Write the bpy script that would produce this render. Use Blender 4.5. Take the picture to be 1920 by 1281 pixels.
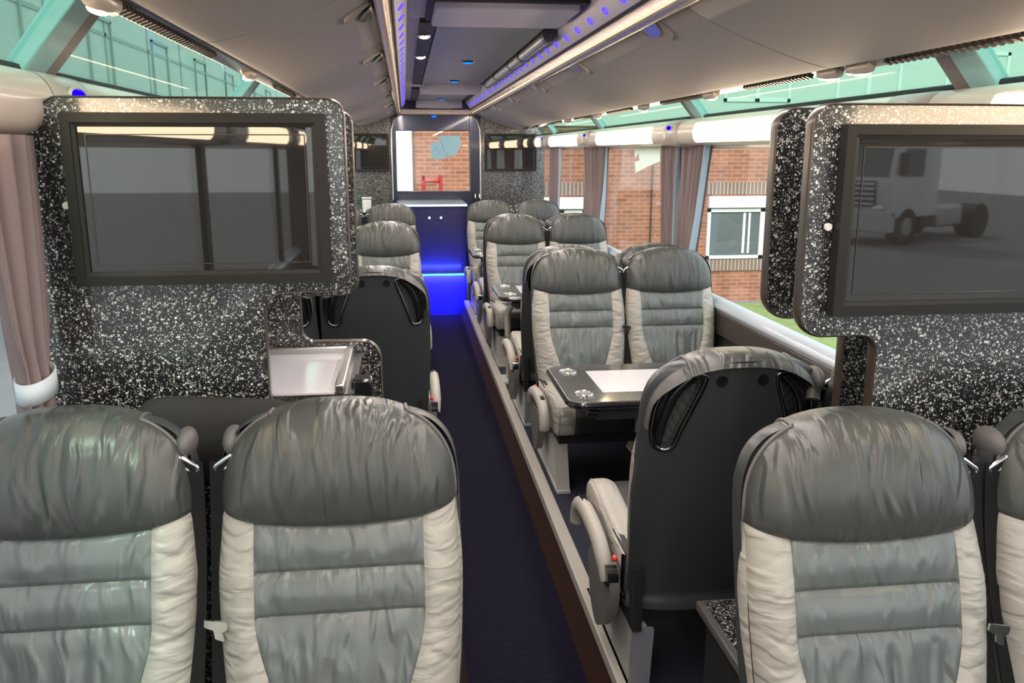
import bpy, bmesh, math, random
from mathutils import Vector, noise
R = math.radians
sin, cos, pi = math.sin, math.cos, math.pi
for o in list(bpy.data.objects):
    bpy.data.objects.remove(o)
SC = bpy.context.scene
COL = SC.collection

# ------------------------------------------------------------------ camera
cam_d = bpy.data.cameras.new('camera')
cam = bpy.data.objects.new('camera', cam_d)
COL.objects.link(cam)
cam_d.sensor_width = 36.0
cam_d.lens = 36.0 * 1600.0 / 1920.0
cam_d.clip_start = 0.05
cam.location = (-0.36, 0.0, 1.65)
cam.rotation_euler = (R(90 - 12.6), 0, R(-7.02))
SC.camera = cam

# ------------------------------------------------------------------ world, view
w = bpy.data.worlds.new('world')
SC.world = w
w.use_nodes = True
nt = w.node_tree
bg = nt.nodes['Background']
sky = nt.nodes.new('ShaderNodeTexSky')
sky.sky_type = 'NISHITA'
sky.sun_disc = False
sky.sun_elevation = R(48)
sky.sun_rotation = R(200)
sky.dust_density = 3.0
mixw = nt.nodes.new('ShaderNodeMixRGB')
mixw.inputs[0].default_value = 0.80
mixw.inputs[2].default_value = (0.92, 0.96, 1.0, 1)
scl = nt.nodes.new('ShaderNodeMixRGB')
scl.blend_type = 'MULTIPLY'
scl.inputs[0].default_value = 1
scl.inputs[2].default_value = (0.12, 0.12, 0.12, 1)
nt.links.new(sky.outputs[0], scl.inputs[1])
nt.links.new(scl.outputs[0], mixw.inputs[1])
nt.links.new(mixw.outputs[0], bg.inputs[0])
bg.inputs[1].default_value = 1.7
vs = SC.view_settings
vs.view_transform = 'Standard'
vs.look = 'None'
vs.exposure = 0.70
vs.gamma = 1.0
vs.use_curve_mapping = False
SC.cycles.max_bounces = 10
SC.cycles.transparent_max_bounces = 24
SC.cycles.sample_clamp_indirect = 4.0

def lamp(name, kind, loc, energy, color, size=None, size_y=None, rot=(0, 0, 0), label=None):
    d = bpy.data.lights.new(name, kind)
    d.energy = energy
    d.color = color
    if kind == 'AREA':
        d.shape = 'RECTANGLE'
        d.size = size
        d.size_y = size_y
    if kind == 'SUN':
        d.angle = size
    o = bpy.data.objects.new(name, d)
    COL.objects.link(o)
    o.location = loc
    o.rotation_euler = rot
    return o

lamp('sun', 'SUN', (0, -20, 30), 2.2, (1.0, 0.96, 0.9), size=R(8), rot=(R(42), R(-8), 0))
# warm area lights added along both aisle rails to brighten the interior
for s in (-1, 1):
    lamp('rail_fill', 'AREA', (s * 0.40, 3.4, 2.035), 48, (1.0, 0.88, 0.80), 0.05, 13.0, (0, R(s * 12), 0))
# blue glow under the step nosing at the rear
lamp('step_led', 'AREA', (-0.015, 8.60, 0.405), 9.0, (0.03, 0.03, 1.0), 0.46, 0.03, (R(30), 0, 0))
lamp('door_fill', 'AREA', (-0.015, 8.70, 0.435), 3.0, (0.03, 0.04, 1.0), 0.46, 0.04, (R(125), 0, 0))  # blue area light added above the step to tint landing and door

# ------------------------------------------------------------------ mesh helpers
class MB:
    def __init__(s):
        s.v = []
        s.f = []
        s.fm = []
    def add(s, vs, fs, m=0):
        b = len(s.v)
        s.v += [tuple(p) for p in vs]
        for f in fs:
            s.f.append(tuple(i + b for i in f))
            s.fm.append(m)
        return s
    def box(s, x0, x1, y0, y1, z0, z1, m=0):
        vs = [(x, y, z) for x in (x0, x1) for y in (y0, y1) for z in (z0, z1)]
        return s.add(vs, [(0, 1, 3, 2), (4, 6, 7, 5), (0, 4, 5, 1), (2, 3, 7, 6), (0, 2, 6, 4), (1, 5, 7, 3)], m)
    def grid(s, P, m=0, closed_u=False, closed_v=False):
        nu, nv = len(P), len(P[0])
        vs = [p for row in P for p in row]
        fs = []
        for i in range(nu if closed_u else nu - 1):
            for j in range(nv if closed_v else nv - 1):
                a, b = i, (i + 1) % nu
                c, d = j, (j + 1) % nv
                fs.append((a * nv + c, b * nv + c, b * nv + d, a * nv + d))
        return s.add(vs, fs, m)
    def prism(s, pts, fn, t0, t1, m=0):
        """pts: 2-D outline, fn(p, t) -> 3-D point, extruded from t0 to t1"""
        n = len(pts)
        vs = [fn(p, t0) for p in pts] + [fn(p, t1) for p in pts]
        fs = [tuple(range(n))[::-1], tuple(range(n, 2 * n))]
        fs += [(i, (i + 1) % n, n + (i + 1) % n, n + i) for i in range(n)]
        return s.add(vs, fs, m)
    def tube(s, path, r, n=8, closed=False, caps=True, m=0, flat=None, up=None):
        path = [Vector(p) for p in path]
        k = len(path)
        rows = []
        prev = None
        for i, p in enumerate(path):
            a = path[(i - 1) % k] if (closed or i > 0) else p
            b = path[(i + 1) % k] if (closed or i < k - 1) else p
            t = (b - a).normalized()
            if up is not None:
                nrm = Vector(up)
                nrm = (nrm - t * nrm.dot(t)).normalized()
            elif prev is None:
                h = Vector((0, 0, 1)) if abs(t.z) < 0.9 else Vector((1, 0, 0))
                nrm = (h - t * h.dot(t)).normalized()
            else:
                nrm = (prev - t * prev.dot(t)).normalized()
            prev = nrm
            bn = t.cross(nrm)
            rr = r[i] if isinstance(r, (list, tuple)) else r
            fl = flat if flat else 1.0
            rows.append([p + nrm * (cos(q * 2 * pi / n) * rr) + bn * (sin(q * 2 * pi / n) * rr * fl) for q in range(n)])
        b0 = len(s.v)
        s.grid(rows, m, closed_u=closed, closed_v=True)
        if caps and not closed:
            s.f.append(tuple(b0 + q for q in range(n))[::-1]); s.fm.append(m)
            s.f.append(tuple(b0 + (k - 1) * n + q for q in range(n))); s.fm.append(m)
        return s
    def ball(s, c, rx, ry, rz, nu=16, nv=10, m=0):
        rows = []
        for i in range(nv + 1):
            th = pi * i / nv
            rows.append([(c[0] + rx * sin(th) * cos(2 * pi * j / nu), c[1] + ry * sin(th) * sin(2 * pi * j / nu), c[2] + rz * cos(th)) for j in range(nu)])
        return s.grid(rows, m, closed_v=True)
    def cyl(s, c, axis, r, h, n=20, m=0, r2=None):
        c = Vector(c); ax = Vector(axis).normalized()
        e = c + ax * h
        s.tube([c, e], [r, r2 if r2 is not None else r], n, m=m)
        return s
    def mesh(s, name, mats, smooth=40):
        me = bpy.data.meshes.new(name)
        me.from_pydata(s.v, [], s.f)
        for mm in (mats if isinstance(mats, (list, tuple)) else [mats]):
            me.materials.append(mm)
        for p, mi in zip(me.polygons, s.fm):
            p.material_index = mi
        bm = bmesh.new(); bm.from_mesh(me)
        bmesh.ops.remove_doubles(bm, verts=bm.verts, dist=1e-5)
        bmesh.ops.recalc_face_normals(bm, faces=bm.faces)
        bm.to_mesh(me); bm.free()
        if smooth:
            for p in me.polygons:
                p.use_smooth = True
            me.set_sharp_from_angle(angle=R(smooth))
        me.update()
        return me

def link(name, me, parent=None, loc=None, rot=None, label=None, cat=None, group=None, kind=None):
    o = bpy.data.objects.new(name, me)
    COL.objects.link(o)
    if parent is not None: o.parent = parent
    if loc is not None: o.location = loc
    if rot is not None: o.rotation_euler = rot
    if label: o['label'] = label
    if cat: o['category'] = cat
    if group: o['group'] = group
    if kind: o['kind'] = kind
    return o
def obj(name, mb, mats, parent=None, smooth=40, bevel=None, **k):
    o = link(name, mb.mesh(name, mats, smooth), parent, **k)
    if bevel:
        bv = o.modifiers.new('bevel', 'BEVEL')
        bv.width = bevel; bv.segments = 3; bv.limit_method = 'ANGLE'; bv.angle_limit = R(40)
    return o
def thing(name, label, cat, loc=(0, 0, 0), rz=0, group=None):
    return link(name, None, None, loc, (0, 0, rz), label, cat, group)
def struct(name, mb, mats, label=None, **k):
    return obj(name, mb, mats, kind='structure', label=label, **k)

def rpoly(pts, seg=6):
    """round the corners of a polygon; pts = (x, y, r)"""
    out = []
    n = len(pts)
    for i, p in enumerate(pts):
        r = p[2] if len(p) > 2 else 0
        b = Vector((p[0], p[1]))
        if r <= 0:
            out.append((b.x, b.y)); continue
        a = Vector(pts[i - 1][:2]); c = Vector(pts[(i + 1) % n][:2])
        d1 = (a - b).normalized(); d2 = (c - b).normalized()
        ang = d1.angle(d2)
        t = min(r / math.tan(ang / 2), (a - b).length * .499, (c - b).length * .499)
        rr = t * math.tan(ang / 2)
        ctr = b + (d1 + d2).normalized() * (rr / sin(ang / 2))
        p0 = b + d1 * t - ctr; p1 = b + d2 * t - ctr
        a0 = math.atan2(p0.y, p0.x); a1 = math.atan2(p1.y, p1.x)
        da = (a1 - a0 + pi) % (2 * pi) - pi
        for k in range(seg + 1):
            q = a0 + da * k / seg
            out.append((ctr.x + rr * cos(q), ctr.y + rr * sin(q)))
    return out
def catmull(pts, sub=6, closed=True):
    n = len(pts); out = []
    for i in range(n if closed else n - 1):
        if closed: q = [pts[(i + k - 1) % n] for k in range(4)]
        else: q = [pts[max(0, min(n - 1, i + k - 1))] for k in range(4)]
        for k in range(sub):
            t = k / sub
            out.append(tuple(0.5 * (2 * b + (c - a) * t + (2 * a - 5 * b + 4 * c - d) * t * t + (3 * b - a - 3 * c + d) * t ** 3) for a, b, c, d in zip(*q)))
    if not closed: out.append(tuple(pts[-1]))
    return out
def inside(p, poly):
    c = False; j = len(poly) - 1
    for i in range(len(poly)):
        if (poly[i][1] > p[1]) != (poly[j][1] > p[1]) and p[0] < (poly[j][0] - poly[i][0]) * (p[1] - poly[i][1]) / (poly[j][1] - poly[i][1]) + poly[i][0]:
            c = not c
        j = i
    return c
def sst(a, b, x):
    t = max(0.0, min(1.0, (x - a) / (b - a)))
    return t * t * (3 - 2 * t)
XZ = lambda p, t: (p[0], t, p[1])
YZ = lambda p, t: (t, p[0], p[1])
XY = lambda p, t: (p[0], p[1], t)

# ------------------------------------------------------------------ materials
def mat(name, col, rough=0.5, metal=0.0, spec=0.5, coat=0.0, coat_r=0.05, emit=None, es=0.0, bump=None, var=None):
    """bump = (scale, strength, distance); var = (scale, amount) soft colour variation"""
    m = bpy.data.materials.new(name)
    m.use_nodes = True
    n = m.node_tree.nodes; l = m.node_tree.links
    b = n['Principled BSDF']
    b.inputs['Base Color'].default_value = (*col, 1)
    b.inputs['Roughness'].default_value = rough
    b.inputs['Metallic'].default_value = metal
    b.inputs['Specular IOR Level'].default_value = spec
    b.inputs['Coat Weight'].default_value = coat
    b.inputs['Coat Roughness'].default_value = coat_r
    b.inputs['Coat IOR'].default_value = 1.6
    if emit:
        b.inputs['Emission Color'].default_value = (*emit, 1)
        b.inputs['Emission Strength'].default_value = es
    if bump or var:
        tc = n.new('ShaderNodeTexCoord')
    if bump:
        nz = n.new('ShaderNodeTexNoise'); nz.inputs['Scale'].default_value = bump[0]; nz.inputs['Detail'].default_value = 4
        l.new(tc.outputs['Object'], nz.inputs['Vector'])
        bp = n.new('ShaderNodeBump'); bp.inputs['Strength'].default_value = bump[1]; bp.inputs['Distance'].default_value = bump[2]
        l.new(nz.outputs['Fac'], bp.inputs['Height'])
        l.new(bp.outputs[0], b.inputs['Normal'])
    if var:
        nz2 = n.new('ShaderNodeTexNoise'); nz2.inputs['Scale'].default_value = var[0]; nz2.inputs['Detail'].default_value = 3
        l.new(tc.outputs['Object'], nz2.inputs['Vector'])
        mx = n.new('ShaderNodeMixRGB'); mx.blend_type = 'MIX'
        mx.inputs[1].default_value = (*[c * (1 - var[1]) for c in col], 1)
        mx.inputs[2].default_value = (*[min(1, c * (1 + var[1])) for c in col], 1)
        l.new(nz2.outputs['Fac'], mx.inputs[0]); l.new(mx.outputs[0], b.inputs['Base Color'])
    return m
def emat(name, col, s):
    m = bpy.data.materials.new(name); m.use_nodes = True
    n = m.node_tree.nodes; l = m.node_tree.links
    n.remove(n['Principled BSDF'])
    e = n.new('ShaderNodeEmission'); e.inputs[0].default_value = (*col, 1); e.inputs[1].default_value = s
    l.new(e.outputs[0], n['Material Output'].inputs[0])
    return m
def glass(name, tint, refl=0.40):
    m = bpy.data.materials.new(name); m.use_nodes = True
    n = m.node_tree.nodes; l = m.node_tree.links
    n.remove(n['Principled BSDF'])
    t = n.new('ShaderNodeBsdfTransparent'); t.inputs[0].default_value = (*tint, 1)
    g = n.new('ShaderNodeBsdfGlossy'); g.inputs['Roughness'].default_value = 0.01
    lw = n.new('ShaderNodeLayerWeight'); lw.inputs[0].default_value = 0.5
    pw = n.new('ShaderNodeMath'); pw.operation = 'POWER'; pw.inputs[1].default_value = 4.0
    l.new(lw.outputs['Facing'], pw.inputs[0])
    fr = n.new('ShaderNodeMath'); fr.operation = 'MULTIPLY_ADD'; fr.inputs[1].default_value = refl; fr.inputs[2].default_value = 0.025
    l.new(pw.outputs[0], fr.inputs[0])
    mx = n.new('ShaderNodeMixShader')
    l.new(fr.outputs[0], mx.inputs[0]); l.new(t.outputs[0], mx.inputs[1]); l.new(g.outputs[0], mx.inputs[2])
    l.new(mx.outputs[0], n['Material Output'].inputs[0])
    return m
def speckle(name, base, fleck, scale=205.0, dens=0.52, size=0.42):
    m = mat(name, base, 0.3, coat=0.9, coat_r=0.09)
    n = m.node_tree.nodes; l = m.node_tree.links; b = n['Principled BSDF']
    tc = n.new('ShaderNodeTexCoord')
    def layer(sc, de, si):
        vo = n.new('ShaderNodeTexVoronoi'); vo.inputs['Scale'].default_value = sc
        l.new(tc.outputs['Object'], vo.inputs['Vector'])
        sp = n.new('ShaderNodeSeparateColor'); l.new(vo.outputs['Color'], sp.inputs[0])
        # fleck radius grows with the cell's own random value above the density threshold
        mr = n.new('ShaderNodeMapRange'); mr.inputs[1].default_value = 1 - de; mr.inputs[2].default_value = 1
        mr.inputs[3].default_value = 0.0; mr.inputs[4].default_value = si
        l.new(sp.outputs[0], mr.inputs[0])
        lt = n.new('ShaderNodeMath'); lt.operation = 'LESS_THAN'
        l.new(vo.outputs['Distance'], lt.inputs[0]); l.new(mr.outputs[0], lt.inputs[1])
        br = n.new('ShaderNodeMath'); br.operation = 'MULTIPLY_ADD'; br.inputs[1].default_value = 0.75; br.inputs[2].default_value = 0.25
        l.new(sp.outputs[1], br.inputs[0])
        mu = n.new('ShaderNodeMath'); mu.operation = 'MULTIPLY'
        l.new(lt.outputs[0], mu.inputs[0]); l.new(br.outputs[0], mu.inputs[1])
        return mu
    a = layer(scale, dens, size * 1.6); c = layer(scale * 1.9, dens * 0.8, size * 1.4)
    mxv = n.new('ShaderNodeMath'); mxv.operation = 'MAXIMUM'
    l.new(a.outputs[0], mxv.inputs[0]); l.new(c.outputs[0], mxv.inputs[1])
    mx = n.new('ShaderNodeMixRGB'); mx.inputs[1].default_value = (*base, 1); mx.inputs[2].default_value = (*fleck, 1)
    l.new(mxv.outputs[0], mx.inputs[0]); l.new(mx.outputs[0], b.inputs['Base Color'])
    return m

def leather(name, col, rough, stretch, strength, dist, var, spec=.55, thr=(.40, .62)):
    m = mat(name, col, rough, spec=spec)
    n = m.node_tree.nodes; l = m.node_tree.links; b = n['Principled BSDF']
    tc = n.new('ShaderNodeTexCoord'); oi = n.new('ShaderNodeObjectInfo')
    mu = n.new('ShaderNodeVectorMath'); mu.operation = 'SCALE'; mu.inputs[0].default_value = (3.1, 7.7, 5.3)
    l.new(oi.outputs['Random'], mu.inputs['Scale'])
    ad = n.new('ShaderNodeVectorMath'); l.new(tc.outputs['Object'], ad.inputs[0]); l.new(mu.outputs[0], ad.inputs[1])
    # slow warp so the creases wander
    wz = n.new('ShaderNodeTexNoise'); wz.inputs['Scale'].default_value = 7; wz.inputs['Detail'].default_value = 1
    l.new(ad.outputs[0], wz.inputs['Vector'])
    ws = n.new('ShaderNodeVectorMath'); ws.operation = 'SCALE'; ws.inputs['Scale'].default_value = .06
    l.new(wz.outputs['Color'], ws.inputs[0])
    ad2 = n.new('ShaderNodeVectorMath'); l.new(ad.outputs[0], ad2.inputs[0]); l.new(ws.outputs[0], ad2.inputs[1])
    mp = n.new('ShaderNodeMapping'); mp.inputs['Scale'].default_value = stretch
    l.new(ad2.outputs[0], mp.inputs['Vector'])
    nz = n.new('ShaderNodeTexNoise'); nz.inputs['Scale'].default_value = 1; nz.inputs['Detail'].default_value = 1.5; nz.inputs['Roughness'].default_value = .45
    l.new(mp.outputs[0], nz.inputs['Vector'])
    mr = n.new('ShaderNodeMapRange'); mr.interpolation_type = 'SMOOTHSTEP'; mr.inputs[1].default_value = thr[0]; mr.inputs[2].default_value = thr[1]
    l.new(nz.outputs['Fac'], mr.inputs[0])
    fine = n.new('ShaderNodeTexNoise'); fine.inputs['Scale'].default_value = 420; l.new(tc.outputs['Object'], fine.inputs['Vector'])
    ma = n.new('ShaderNodeMath'); ma.operation = 'MULTIPLY_ADD'; ma.inputs[1].default_value = .06
    l.new(fine.outputs['Fac'], ma.inputs[0]); l.new(mr.outputs[0], ma.inputs[2])
    bp = n.new('ShaderNodeBump'); bp.inputs['Strength'].default_value = strength; bp.inputs['Distance'].default_value = dist
    l.new(ma.outputs[0], bp.inputs['Height']); l.new(bp.outputs[0], b.inputs['Normal'])
    nz2 = n.new('ShaderNodeTexNoise'); nz2.inputs['Scale'].default_value = 8; nz2.inputs['Detail'].default_value = 3
    l.new(ad.outputs[0], nz2.inputs['Vector'])
    mx = n.new('ShaderNodeMixRGB'); mx.inputs[1].default_value = (*[c * (1 - var) for c in col], 1); mx.inputs[2].default_value = (*[min(1, c * (1 + var)) for c in col], 1)
    l.new(nz2.outputs['Fac'], mx.inputs[0]); l.new(mx.outputs[0], b.inputs['Base Color'])
    return m
def translucent(name, col):
    m = bpy.data.materials.new(name); m.use_nodes = True
    n = m.node_tree.nodes; l = m.node_tree.links
    b = n['Principled BSDF']; b.inputs['Base Color'].default_value = (*col, 1); b.inputs['Roughness'].default_value = .6
    t = n.new('ShaderNodeBsdfTranslucent'); t.inputs[0].default_value = (*col, 1)
    mx = n.new('ShaderNodeMixShader'); mx.inputs[0].default_value = .75
    l.new(b.outputs[0], mx.inputs[1]); l.new(t.outputs[0], mx.inputs[2]); l.new(mx.outputs[0], n['Material Output'].inputs[0])
    return m
M = {}
M['dark'] = leather('dark_leather', (0.056, 0.060, 0.058), 0.34, (34, 9, 4.2), .55, .0075, .12, .65, (.46, .66))
M['mid'] = leather('grey_leather', (0.128, 0.146, 0.145), 0.28, (27, 9, 8), .6, .007, .16, .7, (.45, .66))
M['pale'] = leather('pale_leather', (0.385, 0.367, 0.332), 0.36, (12, 10, 46), .5, .0050, .06, .55, (.44, .64))
M['gusset'] = mat('gusset_leather', (0.115, 0.110, 0.112), 0.42, bump=(260, 0.1, 0.002))
M['nose'] = mat('black_leather', (0.028, 0.028, 0.027), 0.36, bump=(200, 0.12, 0.002))
M['shell'] = mat('shell_plastic', (0.040, 0.047, 0.050), 0.36, spec=0.5, bump=(700, 0.05, 0.001))
M['gloss_black'] = mat('gloss_black', (0.010, 0.010, 0.012), 0.14, spec=0.6)
M['rim'] = mat('dark_chrome_rim', (0.22, 0.22, 0.24), 0.15, metal=1)
M['mesh_black'] = mat('perforated_black', (0.012, 0.012, 0.012), 0.4)
M['black'] = mat('matt_black', (0.012, 0.012, 0.013), 0.6)
M['strap'] = mat('belt_webbing', (0.006, 0.006, 0.0065), 0.6, spec=.2, bump=(600, 0.3, 0.001))
M['chrome'] = mat('chrome', (0.75, 0.75, 0.77), 0.16, metal=1)
M['steel'] = mat('satin_steel', (0.55, 0.54, 0.52), 0.3, metal=1)
M['leg'] = mat('leg_paint', (0.50, 0.50, 0.50), 0.45)
M['arm'] = mat('armrest_plastic', (0.40, 0.375, 0.34), 0.45)
M['armgrey'] = mat('armrest_grey', (0.16, 0.155, 0.15), 0.4)
M['red'] = mat('red_button', (0.7, 0.04, 0.02), 0.4)
M['speck'] = speckle('speckled_black', (0.012, 0.012, 0.013), (0.75, 0.75, 0.72))
M['speckfine'] = speckle('speckled_table', (0.022, 0.023, 0.023), (0.38, 0.38, 0.37), 420, 0.45, 0.34)
M['inlay'] = speckle('pale_inlay', (0.74, 0.72, 0.78), (0.95, 0.95, 0.95), 300, 0.5, 0.4)
M['edge'] = mat('bronze_edge', (0.055, 0.042, 0.035), 0.28, spec=0.6)
M['bezel'] = mat('bezel', (0.013, 0.0115, 0.010), 0.5, spec=.35)
M['screen'] = mat('screen_glass', (0.020, 0.018, 0.017), 0.02, spec=1.0)
M['white'] = mat('white_plastic', (0.85, 0.85, 0.83), 0.4)
M['taupe'] = mat('locker_lining', (0.285, 0.258, 0.262), 0.55, bump=(900, 0.05, 0.001))
M['ceil'] = mat('ceiling_panel', (0.19, 0.20, 0.225), 0.4)
M['ceil2'] = mat('ceiling_frame', (0.44, 0.42, 0.55), 0.45)  # lilac tint of the blue LEDs is put into the colour
M['rail'] = mat('rail_aluminium', (0.60, 0.49, 0.40), 0.24, metal=0.85)
M['lilac'] = mat('rail_strip', (0.46, 0.42, 0.56), 0.4)
M['ring'] = emat('blue_ring', (0.05, 0.03, 1.0), 2.4)
M['blue'] = emat('blue_lamp', (0.0, 0.12, 1.0), 2.2)
M['bluedeep'] = emat('blue_lamp_deep', (0.01, 0.0, 0.9), 1.2)
M['warmlamp'] = emat('warm_lamp', (1.0, 0.80, 0.62), 3.5)
M['whitelamp'] = emat('white_lamp', (0.93, 0.86, 1.0), 4.0)
M['cove'] = emat('cove_diffuser', (1.0, 0.76, 0.50), 9.0)
M['cream'] = mat('cove_housing', (0.70, 0.60, 0.52), 0.28, coat=0.3)
M['collar'] = mat('cove_collar', (0.50, 0.43, 0.38), 0.28, coat=0.3)
M['aqua'] = mat('aqua_tinted_frame', (0.38, 0.64, 0.64), 0.4)  # teal light through the tinted skylights is painted into this colour
M['pillar'] = mat('pillar_trim', (0.26, 0.23, 0.22), 0.45)
M['curtain'] = mat('curtain_cloth', (0.24, 0.185, 0.19), 0.8, bump=(500, 0.2, 0.001))
M['lining'] = mat('curtain_lining', (0.42, 0.52, 0.60), 0.7)
M['tie'] = mat('tieback', (0.62, 0.70, 0.76), 0.5)
M['sill'] = mat('window_sill', (0.52, 0.58, 0.66), 0.25, coat=0.4)
M['side'] = mat('side_panel', (0.045, 0.042, 0.045), 0.45)
M['trimbrown'] = mat('side_trim', (0.055, 0.042, 0.037), 0.4)
M['navy'] = mat('rear_door', (0.020, 0.021, 0.075), 0.35, coat=0.3)
M['navyframe'] = mat('rear_frame', (0.018, 0.022, 0.050), 0.32, coat=0.3)
M['riser'] = mat('step_riser', (0.03, 0.03, 0.70), 0.5)  # blue glow of the step light is put into the base colour
M['brownriser'] = mat('aisle_riser', (0.045, 0.019, 0.013), 0.5)
M['beige'] = mat('floor_edge', (0.50, 0.47, 0.43), 0.42)
M['floorblue'] = mat('seat_floor', (0.010, 0.013, 0.034), 0.75, bump=(400, 0.3, 0.002))
M['padcloth'] = mat('pad_cloth', (0.020, 0.019, 0.019), 0.8, bump=(300, 0.5, 0.002))
M['cyan'] = emat('led_line', (0.05, 0.55, 1.0), 3.0)
M['roof'] = mat('roof_lining', (0.12, 0.12, 0.12), 0.7)
M['win'] = glass('window_glass', (0.93, 0.96, 0.95))
M['sky'] = glass('skylight_glass', (0.30, 0.49, 0.40), 0.18)
M['rubber'] = mat('window_gasket', (0.012, 0.012, 0.013), 0.5)
M['ground'] = mat('asphalt', (0.20, 0.20, 0.205), 0.85, bump=(20, 0.3, 0.01), var=(0.6, 0.15))
M['grass'] = mat('grass', (0.20, 0.27, 0.09), 0.9, bump=(30, 0.8, 0.03), var=(6, 0.35))
M['upvc'] = mat('white_upvc', (0.80, 0.84, 0.84), 0.35)
M['dpane'] = mat('building_pane', (0.10, 0.12, 0.125), 0.08, spec=0.7)
M['clad'] = mat('pale_cladding', (0.66, 0.70, 0.66), 0.55)
M['cladline'] = mat('cladding_line', (0.46, 0.50, 0.49), 0.6)
M['paper'] = translucent('notice_paper', (0.93, 0.96, 0.90))
M['sticker'] = translucent('blue_sticker', (0.52, 0.68, 0.74))
M['stickline'] = mat('sticker_line', (0.22, 0.33, 0.42), 0.5)
M['redrail'] = mat('red_paint', (0.42, 0.03, 0.03), 0.4)

def ribbed(m, axis, scale, dist, a, b):
    n = m.node_tree.nodes; l = m.node_tree.links; bs = n['Principled BSDF']
    tc = n.new('ShaderNodeTexCoord')
    wv = n.new('ShaderNodeTexWave'); wv.wave_type = 'BANDS'; wv.bands_direction = axis
    wv.inputs['Scale'].default_value = scale; wv.inputs['Distortion'].default_value = 2.5
    wv.inputs['Detail'].default_value = 2; wv.inputs['Detail Scale'].default_value = 3
    l.new(tc.outputs['Object'], wv.inputs['Vector'])
    cr = n.new('ShaderNodeMixRGB'); cr.inputs[1].default_value = (*a, 1); cr.inputs[2].default_value = (*b, 1)
    l.new(wv.outputs['Fac'], cr.inputs[0]); l.new(cr.outputs[0], bs.inputs['Base Color'])
    bp = n.new('ShaderNodeBump'); bp.inputs['Strength'].default_value = 0.8; bp.inputs['Distance'].default_value = dist
    l.new(wv.outputs['Fac'], bp.inputs['Height']); l.new(bp.outputs[0], bs.inputs['Normal'])
M['carpet'] = mat('aisle_carpet', (0.010, 0.009, 0.022), 0.9, spec=.08)
ribbed(M['carpet'], 'Y', 34, 0.004, (0.0025, 0.0025, 0.008), (0.022, 0.020, 0.042))

def brick_mat():
    m = mat('brick', (0.4, 0.15, 0.08), 0.85)
    n = m.node_tree.nodes; l = m.node_tree.links; b = n['Principled BSDF']
    tc = n.new('ShaderNodeTexCoord')
    mp = n.new('ShaderNodeMapping'); mp.inputs['Rotation'].default_value = (R(90), 0, 0)
    l.new(tc.outputs['Object'], mp.inputs['Vector'])
    bt = n.new('ShaderNodeTexBrick')
    bt.inputs['Color1'].default_value = (0.47, 0.175, 0.095, 1)
    bt.inputs['Color2'].default_value = (0.33, 0.115, 0.068, 1)
    bt.inputs['Mortar'].default_value = (0.46, 0.31, 0.23, 1)
    bt.inputs['Scale'].default_value = 1.0
    bt.inputs['Mortar Size'].default_value = 0.008
    bt.inputs['Brick Width'].default_value = 0.225
    bt.inputs['Row Height'].default_value = 0.075
    l.new(mp.outputs[0], bt.inputs['Vector'])
    nz = n.new('ShaderNodeTexNoise'); nz.inputs['Scale'].default_value = 3.0; l.new(tc.outputs['Object'], nz.inputs['Vector'])
    mx = n.new('ShaderNodeMixRGB'); mx.blend_type = 'MULTIPLY'; mx.inputs[0].default_value = 0.4
    l.new(bt.outputs['Color'], mx.inputs[1]); l.new(nz.outputs['Fac'], mx.inputs[2])
    l.new(mx.outputs[0], b.inputs['Base Color'])
    return m
M['brick'] = brick_mat()
def soldier_mat():
    m = mat('soldier_brick', (0.3, 0.2, 0.15), 0.85)
    n = m.node_tree.nodes; l = m.node_tree.links; b = n['Principled BSDF']
    tc = n.new('ShaderNodeTexCoord')
    sp = n.new('ShaderNodeSeparateXYZ'); l.new(tc.outputs['Object'], sp.inputs[0])
    fr = n.new('ShaderNodeMath'); fr.operation = 'FRACT'
    ml = n.new('ShaderNodeMath'); ml.operation = 'DIVIDE'; ml.inputs[1].default_value = 0.075
    l.new(sp.outputs[0], ml.inputs[0]); l.new(ml.outputs[0], fr.inputs[0])
    lt = n.new('ShaderNodeMath'); lt.operation = 'LESS_THAN'; lt.inputs[1].default_value = 0.2; l.new(fr.outputs[0], lt.inputs[0])
    mx = n.new('ShaderNodeMixRGB'); mx.inputs[1].default_value = (0.20, 0.135, 0.11, 1); mx.inputs[2].default_value = (0.52, 0.42, 0.34, 1)
    l.new(lt.outputs[0], mx.inputs[0]); l.new(mx.outputs[0], b.inputs['Base Color'])
    return m
M['soldier'] = soldier_mat()
def perf_mat():
    m = M['mesh_black']; n = m.node_tree.nodes; l = m.node_tree.links; b = n['Principled BSDF']
    tc = n.new('ShaderNodeTexCoord')
    vo = n.new('ShaderNodeTexVoronoi'); vo.inputs['Scale'].default_value = 160; vo.inputs['Randomness'].default_value = 0
    l.new(tc.outputs['Object'], vo.inputs['Vector'])
    lt = n.new('ShaderNodeMath'); lt.operation = 'LESS_THAN'; lt.inputs[1].default_value = 0.33; l.new(vo.outputs['Distance'], lt.inputs[0])
    mx = n.new('ShaderNodeMixRGB'); mx.inputs[1].default_value = (0.10, 0.10, 0.10, 1); mx.inputs[2].default_value = (0.004, 0.004, 0.004, 1)
    l.new(lt.outputs[0], mx.inputs[0]); l.new(mx.outputs[0], b.inputs['Base Color'])
perf_mat()

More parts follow.
